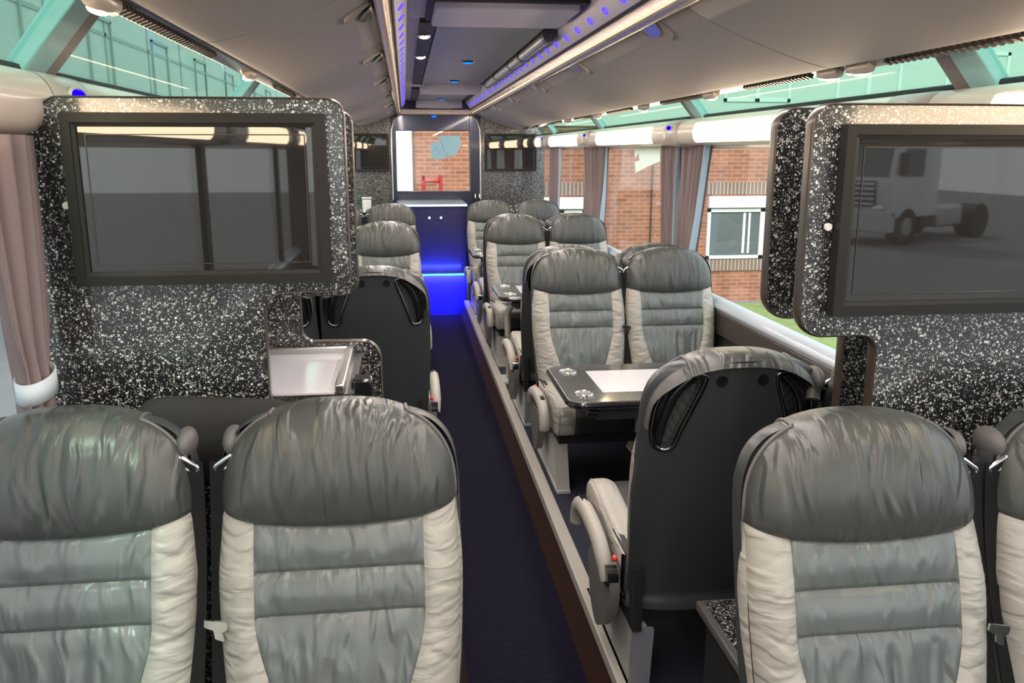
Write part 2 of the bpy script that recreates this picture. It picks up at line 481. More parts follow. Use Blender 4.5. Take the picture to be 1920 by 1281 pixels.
# ------------------------------------------------------------------ the coach shell
FZ = 0.14           # height of the seat platforms above the aisle
Y0, Y1 = -3.2, 10.0
AL, AR = -0.255, 0.225
struct('floor', MB().box(AL - .02, AR + .02, Y0, 8.66, -0.05, 0.0), M['carpet'], 'dark navy ribbed carpet along the sunken aisle')
for s, xa, xb, nm in ((-1, -1.25, AL, 'left'), (1, AR, 1.25, 'right')):
    m = MB().box(xa, xb, Y0, Y1, -0.05, FZ)
    struct('floor_platform_' + nm, m, M['floorblue'])
    e = AL if s < 0 else AR
    t = MB().prism([(e + s * .001, 0.0), (e - s * .050, 0.0), (e - s * .046, .012), (e - s * .014, .085), (e - s * .010, FZ - .03), (e + s * .001, FZ - .03)], lambda p, q: (p[0], q, p[1]), Y0, 8.64)
    struct('trim_riser_' + nm, t, M['brownriser'])
    t = MB().box(min(e - s * .016, e + s * .034), max(e - s * .016, e + s * .034), Y0, 8.64, FZ - .032, FZ + .012)
    struct('trim_edge_' + nm, t, M['beige'], bevel=.004)
    # lower wall
    wl = MB().box(min(s * 1.225, s * 1.26), max(s * 1.225, s * 1.26), Y0, Y1, -0.05, 0.86)
    struct('wall_' + nm, wl, M['side'])
    tr = MB().box(min(s * 1.20, s * 1.226), max(s * 1.20, s * 1.226), Y0, Y1, 0.735, 0.845)
    struct('trim_band_' + nm, tr, M['trimbrown'], bevel=.006)
    sl = MB().prism([(s * 1.198, .868), (s * 1.202, .882), (s * 1.235, .905), (s * 1.26, .908), (s * 1.26, .82), (s * 1.225, .82)], lambda p, t: (p[0], t, p[1]), Y0, Y1)
    struct('trim_sill_' + nm, sl, M['sill'], 'pale blue grey ledge along the bottom of the side windows', bevel=.005)
    # cove behind lights: outer wall strip between the side glass and the skylight
    co = MB().box(min(s * 1.235, s * 1.27), max(s * 1.235, s * 1.27), Y0, Y1, 1.66, 1.84)
    struct('trim_cove_' + nm, co, M['collar'])
    # roof above the rack
    rf = MB()
    rf.grid([[(s * 0.90, y, 2.10), (s * 0.93, y, 2.16), (s * 0.80, y, 2.28), (s * 0.0, y, 2.33)] for y in (Y0, Y1)])
    rf.grid([[(s * 0.92, y, 2.12), (s * 0.95, y, 2.18), (s * 0.80, y, 2.31), (s * 0.0, y, 2.36)] for y in (Y0, Y1)])
    struct('roof_' + nm, rf, M['roof'])
PIL = {1: [-2.1, 0.16, 2.42, 4.66, 6.92, 9.10], -1: [-2.32, -.12, 2.08, 4.28, 6.48, 8.68]}
SO = -0.20      # the right roof pillars stand a little nearer than the cove collars
wi = 1
for s in (1, -1):
    nm = 'right' if s > 0 else 'left'
    SO = -.20 if s > 0 else .03
    ys = [Y0] + PIL[s] + [Y1]
    for a, b in zip(ys[:-1], ys[1:]):
        g = MB().box(min(s * 1.238, s * 1.246), max(s * 1.238, s * 1.246), a + .004, b - .004, 0.90, 1.69)
        struct('window_%d' % wi, g, M['win'], smooth=0); wi += 1
        # sloping tinted skylight
        P = [[(s * 1.185, y, 1.825), (s * 0.93, y, 2.15)] for y in (max(Y0, a + SO + .05), min(Y1, b + SO - .07))]
        g = MB().grid(P)
        struct('window_%d' % wi, g, M['sky'], smooth=0); wi += 1
    for k, y in enumerate(PIL[s]):
        p = MB()
        def bar(y0, y1, off):
            q = [(s * (1.19 - off), 1.80), (s * (1.20), 1.83), (s * 0.95, 2.15), (s * (0.92 - off), 2.12)]
            return q
        p.prism(bar(0, 0, .018), lambda c, t: (c[0], t, c[1]), y + SO - .10, y + SO + .01)
        q = MB().prism(bar(0, 0, .01), lambda c, t: (c[0], t, c[1]), y + SO + .01, y + SO + .085)
        struct('trim_%d' % (k + 1 + (10 if s < 0 else 0)), p, M['aqua'], 'roof pillar, aqua skylight tint in its colour, between two tinted skylights', bevel=.006)
        struct('trim_%d' % (k + 21 + (10 if s < 0 else 0)), q, M['pillar'], bevel=.006)
        g = MB().box(min(s * 1.215, s * 1.24), max(s * 1.215, s * 1.24), y - .04, y + .04, .88, 1.68)
        struct('trim_%d' % (k + 41 + (10 if s < 0 else 0)), g, M['rubber'])
    gk = MB().tube([(s * 1.175, Y0, 1.822), (s * 1.175, Y1, 1.822)], .011, 8)
    struct('trim_gasket_' + nm, gk, M['rubber'])

# front of the coach behind the viewer: windscreen wall
fw = MB().box(-1.27, 1.27, Y0 - .05, Y0, -0.05, 0.75).box(-1.27, -1.12, Y0 - .05, Y0, .75, 2.0).box(1.12, 1.27, Y0 - .05, Y0, .75, 2.0).box(-1.27, 1.27, Y0 - .05, Y0, 2.0, 2.36)
struct('wall_front', fw, M['roof'])
struct('window_%d' % wi, MB().box(-1.12, 1.12, Y0 - .03, Y0 - .02, .75, 2.0), M['win'], 'windscreen', smooth=0); wi += 1

# ------------------------------------------------------------------ ceiling
c = MB().box(-.345, .345, Y0, Y1, 2.20, 2.23)
struct('ceiling', c, M['ceil2'], 'grey centre strip of the coach ceiling')
# aisle rails with the LED ring strip
for s in (-1, 1):
    nm = ('left', 'right')[s > 0]
    side = 'left' if s < 0 else 'right'
    t = thing('light_rail', 'long %s aisle rail under the ceiling with a row of blue ring lights' % side, 'light rail', (s * .37, 0, 2.1), 0, 'aisle light rails')
    X = s * .37; 
    def L(p): return (p[0] * s - X, p[1], p[2] - 2.1)
    strip = MB().grid([[L((.335, y, 2.195)), L((.338, y, 2.165)), L((.385, y, 2.105)), L((.392, y, 2.095))] for y in (Y0, 9.9)])
    obj('ring_strip', strip, M['lilac'], t)
    lip = MB()
    prof = [(.392, 2.096), (.398, 2.068), (.405, 2.050), (.418, 2.040), (.431, 2.042), (.435, 2.060), (.432, 2.09), (.41, 2.11)]
    lip.grid([[L((p[0], y, p[1])) for p in prof] for y in (Y0, 9.9)], closed_v=True)
    obj('rail_edge', lip, M['rail'], t, smooth=60)
    gr = MB().grid([[L((p[0], y, p[1])) for p in ((.384, 2.108), (.380, 2.100), (.386, 2.094), (.394, 2.098))] for y in (Y0, 9.9)], closed_v=True)
    obj('black_line', gr, M['black'], t)  # thin black strip between the ring strip and the rail edge
    wl = MB().grid([[L((p[0], y, p[1])) for p in ((.4005, 2.058), (.400, 2.064), (.396, 2.066), (.397, 2.056))] for y in (Y0, 9.8)], closed_v=True)
    obj('warm_glow_line', wl, mat('warm_line', (1, .8, .6), .4, emit=(1.0, .74, .50), es=.35), t)  # emissive line standing in for warm reflections along the rail
    # ring icons
    rb = MB()
    d = Vector((.385 - .338, 0, 2.105 - 2.165)).normalized()
    nrm = Vector((-d.z, 0, d.x)) * -1
    pts = []
    for q in range(20):
        a = q * 2 * pi / 20
        pts.append(d * (cos(a) * .0125) + Vector((0, sin(a) * .020, 0)))
    pts = [Vector((p.x * s, p.y, p.z)) for p in pts]
    rb.tube(pts, .0035, 6, closed=True)
    rme = rb.mesh('ring_light', M['ring'])
    for k in range(32):
        y = 1.9 + k * .25
        if y > 9.8: break
        link('ring_light', rme, t, L((.3595, y, 2.1345)))

# overhead lockers along both sides, 1.3 m apart
prof = [(.438, 2.066), (.455, 2.052), (.50, 2.024), (.56, 1.996), (.62, 1.970), (.69, 1.942), (.76, 1.917), (.82, 1.899), (.855, 1.891), (.878, 1.893), (.888, 1.908)]
PROF0 = catmull(prof, 4, closed=False)
def lockprof(s):
    X1, Z1 = (.925, 1.885) if s > 0 else (.855, 1.912)
    return [(.438 + (p[0] - .438) * (X1 - .438) / .447, 2.066 + (p[1] - 2.066) * (2.066 - Z1) / .180) for p in PROF0]
ordn = ['nearest', 'second', 'third', 'fourth', 'fifth', 'sixth', 'seventh', 'eighth']
HY = {1: [1.55, 2.88, 4.18, 5.48, 6.75, 7.98, 9.25], -1: [1.4, 2.65, 3.85, 5.1, 6.4, 7.7, 9.0]}
for s in (1, -1):
    hy = HY[s]
    prof = lockprof(s)
    for k, y in enumerate(hy):
        if k == 0: ya = Y0
        else: ya = (hy[k - 1] + y) / 2 + .30
        yb = (y + hy[k + 1]) / 2 + .30 if k + 1 < len(hy) else 9.97
        side = 'right' if s > 0 else 'left'
        t = thing('overhead_locker', '%s grey overhead locker on the %s, counted from the viewer' % (ordn[k], side), 'overhead locker', (s * .6, (ya + yb) / 2, 1.95), 0, 'overhead lockers')
        cy = (ya + yb) / 2
        def L(p): return (p[0] * s - s * .6, p[1] - cy, p[2] - 1.95)
        b = MB()
        rows = []
        for yy, ins in ((ya + .002, .004), (ya + .005, 0), (yb - .005, 0), (yb - .002, .004)):
            rows.append([L((p[0], yy, p[1] + ins)) for p in prof] + [L((.80, yy, 2.10)), L((.46, yy, 2.18))])
        b.grid(rows, closed_v=True)
        n = len(rows[0])
        b.f.append(tuple(range(n))); b.fm.append(0); b.f.append(tuple(range(3 * n, 4 * n))); b.fm.append(0)
        obj('locker_body', b, M['taupe'], t, smooth=50)
        # half-moon finger pull: recess lip and dark hollow
        h = MB(); hl = MB()
        rows = []; rows2 = []
        for q in range(13):
            a = pi * q / 12
            yy = y + .10 * cos(a); dx = .075 * sin(a)
            x0 = .447; x1 = .447 + dx
            def zz(x):
                for (xa, za), (xb, zb) in zip(prof[:-1], prof[1:]):
                    if xa <= x <= xb and xb > xa: return za + (zb - za) * (x - xa) / (xb - xa)
                return prof[0][1]
            rows.append([L((x0 - .004, yy, zz(x0) - .004)), L((x0 + dx * .5, yy, zz(x0 + dx * .5) - .014)), L((x1, yy, zz(x1) - .012)), L((x1 + .003, yy, zz(x1) + .003))])
            rows2.append([L((x0 - .005, yy * .9 + y * .1, zz(x0) - .010)), L((x0 + dx * .42, yy * .9 + y * .1, zz(x0 + dx * .42) - .022)), L((x0 + dx * .46, yy * .9 + y * .1, zz(x0 + dx * .46) - .006))])
        h.grid(rows); obj('handle', h, M['taupe'], t)
        hl.grid(rows2); obj('handle_recess', hl, M['steel'] if s > 0 else M['gloss_black'], t)
    # dark air duct under the outer rack edge
    side = 'right' if s > 0 else 'left'
    t = thing('air_duct', 'dark air duct strip with vent slots below the %s lockers' % side, 'air duct', (.965 if s > 0 else -.897, 0, 1.915 if s > 0 else 1.94), 0, 'air ducts')
    d = MB().prism(rpoly([(-s * .040, .035, .004), (-s * .034, -.018, .012), (s * .012, -.034, .012), (s * .045, -.004, .01), (s * .05, .10, .005), (-s * .03, .2, .005)]), lambda c, tt: (c[0], tt, c[1]), Y0, 9.9)
    obj('duct_body', d, M['gloss_black'], t)
    sm = MB()
    y = 1.2 if s > 0 else 1.0
    def addslats(ya, yb):
        v = MB(); yy = ya
        while yy < yb:
            v.box(-.011, .011, yy, yy + .012, -.004, .004); yy += .028
        o = obj('vent_slats', v, M['edge'], t)
        o.rotation_euler = (0, R(20 * s), 0)
        o.location = (-s * .012, 0, -.030)
    for ya, yb in ((1.75, 2.3), (2.0 if s < 0 else 2.75, 2.6 if s < 0 else 3.3), (3.8, 4.4), (5.0, 5.6), (6.1, 6.7), (7.3, 7.8)):
        addslats(ya, yb)
    tr = MB().tube([(s * .046, Y0, -.008), (s * .046, 9.9, -.008)], .006, 6)
    obj('chrome_strip', tr, M['chrome'], t)
    ly = [2.44, 2.62, 3.68, 4.75, 5.9, 7.0] if s > 0 else [1.70, 3.20, 4.5, 5.8]
    names = ordn if s < 0 else ['nearest', 'second', 'third', 'fourth', 'fifth', 'sixth']
    for k, y in enumerate(ly):
        lt = thing('reading_lamp', '%s small tan reading lamp under the %s locker edge' % (names[k], side), 'reading lamp', (s * .955 if s > 0 else s * .89, y, 1.878 if s > 0 else 1.905), 0, 'reading lamps')
        bd = MB().tube([(0, -.062, .008), (0, -.05, .008), (0, .05, .008), (0, .062, .008)], [.014, .021, .021, .014], 14)
        obj('lamp_body', bd, M['collar'], lt)
        le = MB().ball((s * .008, 0, -.009), .014, .046, .008, 14, 8)
        obj('lens', le, M['whitelamp'] if (k == 0 or s > 0) else M['warmlamp'], lt)

# centre of the ceiling: near header, long hatch, far hatch, downlights
t = thing('ceiling_header', 'pale grey panel, lilac light painted in, across the ceiling before the long hatch', 'ceiling panel', (.035, 3.52, 2.19))
obj('header_panel', MB().prism(rpoly([(-.27, -.22, .02), (.27, -.22, .02), (.27, .25, .02), (-.27, .25, .02)]), XY, -.035, .01), M['ceil2'], t, bevel=.006)
obj('header_frame', MB().prism(rpoly([(-.295, -.26, .03), (.295, -.26, .03), (.295, .262, .03), (-.295, .262, .03)]), XY, -.012, .012), M['black'], t)
def hatch(name, label, ya, yb, cat='roof hatch'):
    t = thing(name, label, cat, (.03, (ya + yb) / 2, 2.19))
    h = (yb - ya) / 2
    obj('hatch_panel', MB().prism(rpoly([(-.235, -h, .01), (.235, -h, .01), (.235, h, .03), (-.235, h, .03)]), XY, -.014, .005), M['ceil'], t)
    fr = MB()
    for s in (-1, 1): fr.box(min(s * .24, s * .31), max(s * .24, s * .31), -h, h, -.01, .004)
    fr.box(-.31, .31, h + .004, h + .03, -.012, .004)
    obj('hatch_frame', fr, M['black'], t)
    cr = MB()
    cr.tube([(-.25, h + .1, -.022), (-.1, h + .09, -.028), (.1, h + .09, -.028), (.25, h + .1, -.022)], .06, 10, flat=.35)
    obj('cross_bar', cr, M['ceil2'], t)
    return t
hatch('roof_hatch', 'long dark grey roof hatch over the middle of the aisle', 3.84, 7.25)
hatch('roof_hatch', 'short grey roof hatch panel near the rear of the ceiling', 7.9, 9.6)
for k, (y, lb) in enumerate(((5.38, 'nearest blue downlight in the long roof hatch'), (6.85, 'second blue downlight in the long roof hatch'), (9.2, 'blue downlight in the short rear roof hatch'))):
    t = thing('downlight', lb, 'downlight', (0.035, y, 2.175), 0, 'blue ceiling downlights')
    pts = [(cos(a * pi / 12) * .042, sin(a * pi / 12) * .042, -.002) for a in range(24)]
    obj('trim_ring', MB().tube(pts, .006, 8, closed=True), M['gloss_black'], t)
    obj('lens', MB().ball((0, 0, 0), .040, .040, .012, 20, 8), M['blue'], t)
for k, (y, lb) in enumerate(((4.26, 'nearer oval warm lamp beside the left edge of the roof hatch'), (5.18, 'farther oval warm lamp beside the left edge of the roof hatch'))):
    t = thing('oval_lamp', lb, 'ceiling lamp', (-.252, y, 2.178), 0, 'oval lamps by the hatch')
    pts = [(cos(a * pi / 12) * .028, sin(a * pi / 12) * .06, -.002) for a in range(24)]
    obj('rim', MB().tube(pts, .005, 8, closed=True), M['chrome'], t)
    obj('lens', MB().ball((0, 0, 0), .026, .057, .012, 20, 8), M['warmlamp'], t)
t = thing('blind_tube', 'silver grey tube with black joints along the right edge of the roof hatch', 'blind tube', (.298, 5.4, 2.155))
obj('tube', MB().tube([(0, -1.35, 0), (0, 1.6, 0)], .027, 16), M['steel'], t)
for y in (-.55, -.05, .75, 1.45):
    obj('joint_ring', MB().tube([(0, y, 0), (0, y + .06, 0)], .030, 16), M['gloss_black'], t)
obj('end_cap', MB().tube([(0, -1.42, 0), (0, -1.35, 0)], .029, 16), M['edge'], t)

# ------------------------------------------------------------------ cove lights and collars
cprof = [(1.178, 1.815), (1.130, 1.812), (1.104, 1.793), (1.088, 1.760), (1.086, 1.730), (1.094, 1.702), (1.120, 1.684), (1.17, 1.678), (1.232, 1.678)]
cprof = catmull(cprof, 4, closed=False)
dprof = [p for p in cprof if 1.690 < p[1] < 1.786]
for s in (1, -1):
    side = 'right' if s > 0 else 'left'
    ys = PIL[s]
    ends = [Y0 + .02] + ys + [9.9]
    vis = 0
    for k in range(len(ends) - 1):
        a, b = ends[k] + .11, ends[k + 1] - .11
        if b - a < .3: continue
        if b > 1.2:
            vis += 1
        o_ = ['nearest', 'second', 'third', 'fourth', 'fifth', 'sixth'][max(0, vis - 1)]
        lab = ('%s cream cove light housing above the %s windows, counted from the viewer' % (o_, side)) if b > 1.2 else 'cream cove light housing above the %s windows, behind the viewer' % side
        t = thing('cove_light', lab, 'cove light', (s * 1.15, (a + b) / 2, 1.74), 0, 'cove lights')
        cy = (a + b) / 2
        def L(p, y): return (s * p[0] - s * 1.15, y - cy, p[1] - 1.74)
        hb = MB().grid([[L(p, y) for p in cprof] for y in (a, b)])
        obj('housing', hb, M['cream'], t, smooth=60)
        ca = a + .28 if b - a > 1.2 else a + .15; cb = b - .28 if b - a > 1.2 else b - .15
        df = MB().grid([[L((p[0] - .004, p[1]), y) for p in dprof] for y in (ca, cb)])
        obj('diffuser', df, M['cove'], t, smooth=60)
    for k, y in enumerate(ys):
        vis2 = [q for q in ys if q > 1.0]
        lab = ('%s cove collar over a window pillar on the %s' % (ordn[vis2.index(y)], side)) if y > 1.0 else 'cove collar on the %s behind the viewer' % side
        t = thing('cove_collar', lab, 'cove collar', (s * 1.15, y, 1.74), 0, 'cove collars')
        def L(p, yy): return (s * p[0] - s * 1.15, yy, p[1] - 1.74)
        rows = []
        for yy, e in ((-.11, .002), (-.10, .012), (-.05, .016), (.05, .016), (.10, .012), (.11, .002)):
            rows.append([L((p[0] - e * .8, p[1] - (e * .5 if p[1] < 1.7 else 0)), yy) for p in cprof])
        obj('collar_body', MB().grid(rows), M['collar'], t, smooth=60)
        bl = MB().ball((s * (1.085 - .002) - s * 1.15, 0, .030), .014, .045, .013, 16, 8)
        obj('blue_lamp', bl, M['bluedeep'], t)
        obj('lamp_rim', MB().tube([(s * (1.078) - s * 1.15, cos(a * pi / 8) * .05, .030 + sin(a * pi / 8) * .017) for a in range(16)], .004, 6, closed=True), M['cream'], t)

# ------------------------------------------------------------------ curtains
def curtain(label, s, y0, y1, yb0, yb1, ztop, zbot, folds, seed, tied=None, group='window curtains', edge=-1):
    t = thing('curtain', label, 'curtain', (s * (1.192 if s > 0 else 1.115), (y0 + y1) / 2, 0.92), 0, group)
    rnd = random.Random(seed)
    ph = rnd.random() * 6
    nu, nv = 64, 26
    def P(u, v, off=0.0):
        z = ztop + (zbot - ztop) * v
        if tied:
            k = math.exp(-((v - tied) / .10) ** 2) + sst(tied, 1.0, v) * .15
            g = sst(0, tied, v)
        else: k = 0; g = v
        ya = y0 + (yb0 - y0) * g; yb = y1 + (yb1 - y1) * g
        if tied:
            mid = (ya + yb) / 2
            ya = mid + (ya - mid) * (1 - .35 * k); yb = mid + (yb - mid) * (1 - .35 * k)
        uu = u + .012 * sin(9 * u + 5 * v + ph)
        y = ya + (yb - ya) * uu
        amp = (.027 if s > 0 else .036) * (1 - .35 * v) * (.75 + .4 * sin(u * 7 + ph))
        x = sin(u * folds * 2 * pi + ph + .7 * sin(3 * v + ph)) * amp + .008 * sin(u * folds * 4.1 * pi + 2 * v)
        return (s * (x + off), y - (y0 + y1) / 2, z - .92)
    b = MB().grid([[P(i / nu, j / nv) for j in range(nv + 1)] for i in range(nu + 1)])
    o = obj('cloth', b, M['curtain'], t, smooth=80)
    so = o.modifiers.new('solid', 'SOLIDIFY'); so.thickness = .004
    u0, u1 = (-.05, .03) if edge < 0 else (.97, 1.05)
    if not tied:
     e = MB().grid([[P(u0 + (u1 - u0) * i / 4, j / nv, -.010 - .015 * sin(i)) for j in range(nv + 1)] for i in range(5)])
     o = obj('lining_edge', e, M['lining'], t, smooth=80)
     so = o.modifiers.new('solid', 'SOLIDIFY'); so.thickness = .003
    if tied:
        z = ztop + (zbot - ztop) * tied
        ya = min(P(0, tied)[1], P(1, tied)[1]); yb = max(P(0, tied)[1], P(1, tied)[1])
        rows = [[(s * (cos(a * pi / 10) * .036), (ya + yb) / 2 + sin(a * pi / 10) * ((yb - ya) / 2 + .004), z - .92 + dz + .012 * sin(a * pi / 10)) for dz in (-.022, .022)] for a in range(20)]
        o = obj('tieback', MB().grid(rows, closed_u=True), M['tie'], t)
        so = o.modifiers.new('solid', 'SOLIDIFY'); so.thickness = .004
    return t
curtain('mauve curtain with pale blue edge at the nearest right pillar, half nearer the viewer', 1, 4.36, 4.74, 4.58, 4.78, 1.69, .90, 4, 1)
curtain('dark mauve curtain at the nearest right pillar, half farther from the viewer', 1, 4.76, 5.12, 4.80, 5.06, 1.69, .90, 5, 2)
curtain('mauve curtain with blue edge at the middle right pillar, nearer half', 1, 6.64, 6.95, 6.78, 7.0, 1.69, .90, 4, 3)
curtain('mauve curtain at the middle right pillar, farther half', 1, 6.97, 7.38, 7.02, 7.3, 1.69, .90, 5, 4)
curtain('narrow mauve curtain with blue edge at the far right pillar by the speckled wall', 1, 8.6, 9.2, 8.7, 9.25, 1.69, .90, 4, 5)
curtain('tied mauve grey curtain beside the speckled partition on the left', -1, 1.66, 1.885, 1.70, 1.86, 1.68, .86, 4, 6, tied=.60)

# ------------------------------------------------------------------ seats
ZB, ZT, ZSE, ZSC = 0.36, 1.030, 0.832, 0.812     # back bottom, crown, headrest seam at the edge and in the middle
def base(z): return 0.02 + 0.245 * (z - .36) + 0.05 * max(0, z - .75) * (z - .75)
def PW(z):   # pad half-width
    if z > ZSE: return .226
    t = (z - ZB) / (ZSE - ZB)
    return .208 + .024 * sin(min(1, t * 1.25) * pi * .5) - .006 * sst(.7, 1, t)
def zs(x): return ZSC + (ZSE - ZSC) * min(1.3, (x / .226) ** 2)
NP = 2.6
def F(x, z):
    u = abs(x) / PW(z)
    q = zs(x)
    if z <= q: return u
    vz = (z - q) / (ZT - q)
    return (u ** NP + vz ** NP) ** (1 / NP)
ZP1, ZP2 = .728, .648
def BI(z):   # inner edge of the side bolsters
    return .160 - .052 * sst(.66, .42, z) - .02 * sst(.5, .36, z)
def groove(d, a=.006, w=.006): return a * math.exp(-(d / w) ** 2) + a * .7 * math.exp(-(d / (w * 4)) ** 2)
def pad(x, z):
    f = F(x, z); q = zs(x)
    k = max(0.0, min(1.0, (f - .70) / .30))
    y = base(z) + .062 * (1 - math.sqrt(max(0, 1 - k * k)))
    u = abs(x) / PW(z)
    if z >= q:
        vz = (z - q) / (ZT - q)
        y -= .026 * sin(min(1, vz * 1.2 + .12) * pi * .7) * (1 - u ** 3)
    else:
        b = BI(z)
        y -= .016 * sst(b * .75, b * 1.25, abs(x)) * sst(0, .12, q - z)
        y -= .012 * (1 - u * u) * math.exp(-((z - .50) / .12) ** 2)
        y += groove(abs(x) - b, .004, .005)
        if abs(x) < b:
            y += groove(z - ZP1, .006) + groove(z - ZP2, .006)
    y += groove(z - q, .006)
    return y
def headrest_mesh(seed):
    rnd = random.Random(seed)
    W = []
    for i in range(18):
        W.append((rnd.uniform(-.17, .17), rnd.uniform(-.12, .12), rnd.uniform(.0020, .0042), rnd.uniform(.0048, .0095), rnd.uniform(.35, .9), rnd.uniform(.22, .5), rnd.choice((1, 1, 1, -.6))))
    nu, nv = 150, 52
    rows = []
    for i in range(nu + 1):
        u = sin((i / nu - .5) * pi)
        x = u * .226
        q = zs(x); zt = q + (ZT - q) * max(0, 1 - abs(u) ** NP) ** (1 / NP)
        col = []
        for j in range(nv + 1):
            v = sin(j / nv * pi / 2)
            z = q + (zt - q) * v
            y = pad(x, z)
            vz = (z - q) / (ZT - q)
            for c, sl, a, wd, c0, ln, sg in W:
                d = x - (c + sl * (vz - c0) * .25 + .004 * sin(vz * 9 + c * 40))
                y += sg * a * math.exp(-(d / wd) ** 2) * math.exp(-((vz - c0) / ln) ** 2) * (1 - vz ** 6) * min(1, vz * 5)
                y -= sg * a * .6 * math.exp(-((d - wd * 1.7) / (wd * 1.3)) ** 2) * math.exp(-((vz - c0) / ln) ** 2) * min(1, vz * 5) * (1 - vz ** 6)
            col.append((x, y, z))
        rows.append(col)
    b = MB().grid(rows)
    # the leather rolls over the crown and down behind it
    mid = [c[-1] for c in rows if abs(c[-1][0]) < .150]
    b.grid([[p] + roll(p[0], p[2]) for p in mid])
    return b.mesh('headrest', M['dark'], 70)
def roll(x, z):
    b = base(z); k = sst(.88, 1.0, z)
    return [(x * 1.004, b + .076, z - .0006 * k), (x * 1.006, b + .092, z - .004 * k), (x * 1.004, b + .108, z - .011 * k), (x * .998, b + .120, z - .022 * k), (x * .988, b + .127, z - .032 * k)]
def panel_mesh(seed, z0f, z1f, folds, amp, nm):
    rnd = random.Random(seed)
    W = [(rnd.uniform(-.15, .15), rnd.uniform(-.5, .5), rnd.uniform(.4, 1) * amp, rnd.uniform(.006, .020), rnd.uniform(-.1, .9), rnd.uniform(.3, .8)) for i in range(folds)]
    nu, nv = 64, 30
    rows = []
    for i in range(nu + 1):
        u = i / nu * 2 - 1
        col = []
        for j in range(nv + 1):
            v = j / nv
            zz = z0f(0) + (z1f(0) - z0f(0)) * v
            x = u * BI(zz)
            z = z0f(x) + (z1f(x) - z0f(x)) * v
            x = u * BI(z)
            y = pad(x, z)
            ed = min(1, 6 * v, 6 * (1 - v)) * min(1, 6 * (1 - abs(u)))
            y -= .006 * (1 - (2 * v - 1) ** 2) * (1 - u * u) * .8
            for c, sl, a, wd, c0, ln in W:
                d = x - (c + sl * (z - zz * 0 - .6) * .25)
                y += a * math.exp(-(d / wd) ** 2) * math.exp(-((v - c0) / ln) ** 2) * ed
            col.append((x, y, z))
        rows.append(col)
    return MB().grid(rows).mesh(nm, M['mid'], 70)
def bolster_mesh(seed, sd):
    rnd = random.Random(seed)
    W = [(rnd.uniform(.40, .80), rnd.uniform(-.9, .3), rnd.uniform(.0012, .0030), rnd.uniform(.0040, .0070)) for i in range(24)]
    nu, nv = 26, 110
    rows = []
    for i in range(nu + 1):
        t = sin(i / nu * pi / 2)
        col = []
        for j in range(nv + 1):
            v = j / nv
            zz = ZB + (zs(.19) - ZB) * v
            x = BI(zz) + (PW(zz) - BI(zz)) * t
            z = ZB + (zs(x) - ZB) * v
            y = pad(x, z)
            lt = (x - BI(zz)) / (PW(zz) - BI(zz))
            for c, sl, a, wd in W:
                d = z - (c + sl * (x - .18))
                y += a * math.exp(-(d / wd) ** 2) * sin(pi * min(1, lt)) * min(1, (1 - v) * 12)
            col.append((sd * x, y, z))
        rows.append(col)
    return MB().grid(rows).mesh('side_bolster', M['pale'], 70)
def outline_head(n=60):
    out = []
    for i in range(n + 1):
        a = pi * i / n
        u = cos(a); sgn = 1 if u >= 0 else -1
        x = sgn * abs(u) ** (2 / NP) * .226
        q = zs(x); 
        z = q + (ZT - q) * abs(sin(a)) ** (2 / NP)
        out.append((x, z))
    return out
HO = outline_head()
def gusset_top_mesh(sg):
    g = MB()
    if 1:
        g.grid([[(x, pad(x, z), z)] + roll(x, z) for x, z in HO if sg * x > .128])
    return g.mesh('headrest_gusset', M['gusset'], 70)
def gusset_low_mesh(sd):
    rows = []
    for j in range(41):
        z = ZB + (zs(.226) - ZB) * j / 40
        x = PW(z); y = pad(x, z); b = base(z)
        rows.append([(sd * x, y, z), (sd * (x + .005), y + .010, z), (sd * (x + .006), b + .075, z), (sd * (x + .002), b + .10, z)])
    return MB().grid(rows).mesh('bolster_gusset', M['pale'], 70)
def piping_mesh(sg):
    g = MB()
    if 1:
        e = [p for p in HO if sg * p[0] > .128]
        g.tube([(x * 1.004, pad(x, z) - .001, z + .001) for x, z in e], .0040, 8)
        q = e[0] if abs(e[0][0]) < abs(e[-1][0]) else e[-1]
        g.tube([(q[0] * 1.004, pad(q[0], q[1]) - .001, q[1] + .001)] + [(p[0] - sg * .002, p[1], p[2] + .0015) for p in roll(*q)], .0040, 8)
    return g.mesh('piping', M['gusset'], 80)
SHT = 1.012
def SW(z):
    zz = .80
    wb = .224 + .012 * sst(.36, .62, z)
    if z <= zz: return wb
    vz = min(.998, (z - zz) / (SHT - zz))
    return wb * (1 - vz ** 3.8) ** (1 / 3.8)
def shy(x, z):
    u = min(1, abs(x) / max(.02, SW(z)))
    k = sst(.80, SHT, z)
    return base(z) + .098 + .040 * (1 - u ** 3) - .012 * k
TEAR = catmull([(.096, .978), (.135, .980), (.172, .955), (.196, .915), (.207, .865), (.208, .815), (.200, .785), (.178, .772), (.155, .782), (.138, .835), (.112, .905), (.094, .955)], 5)
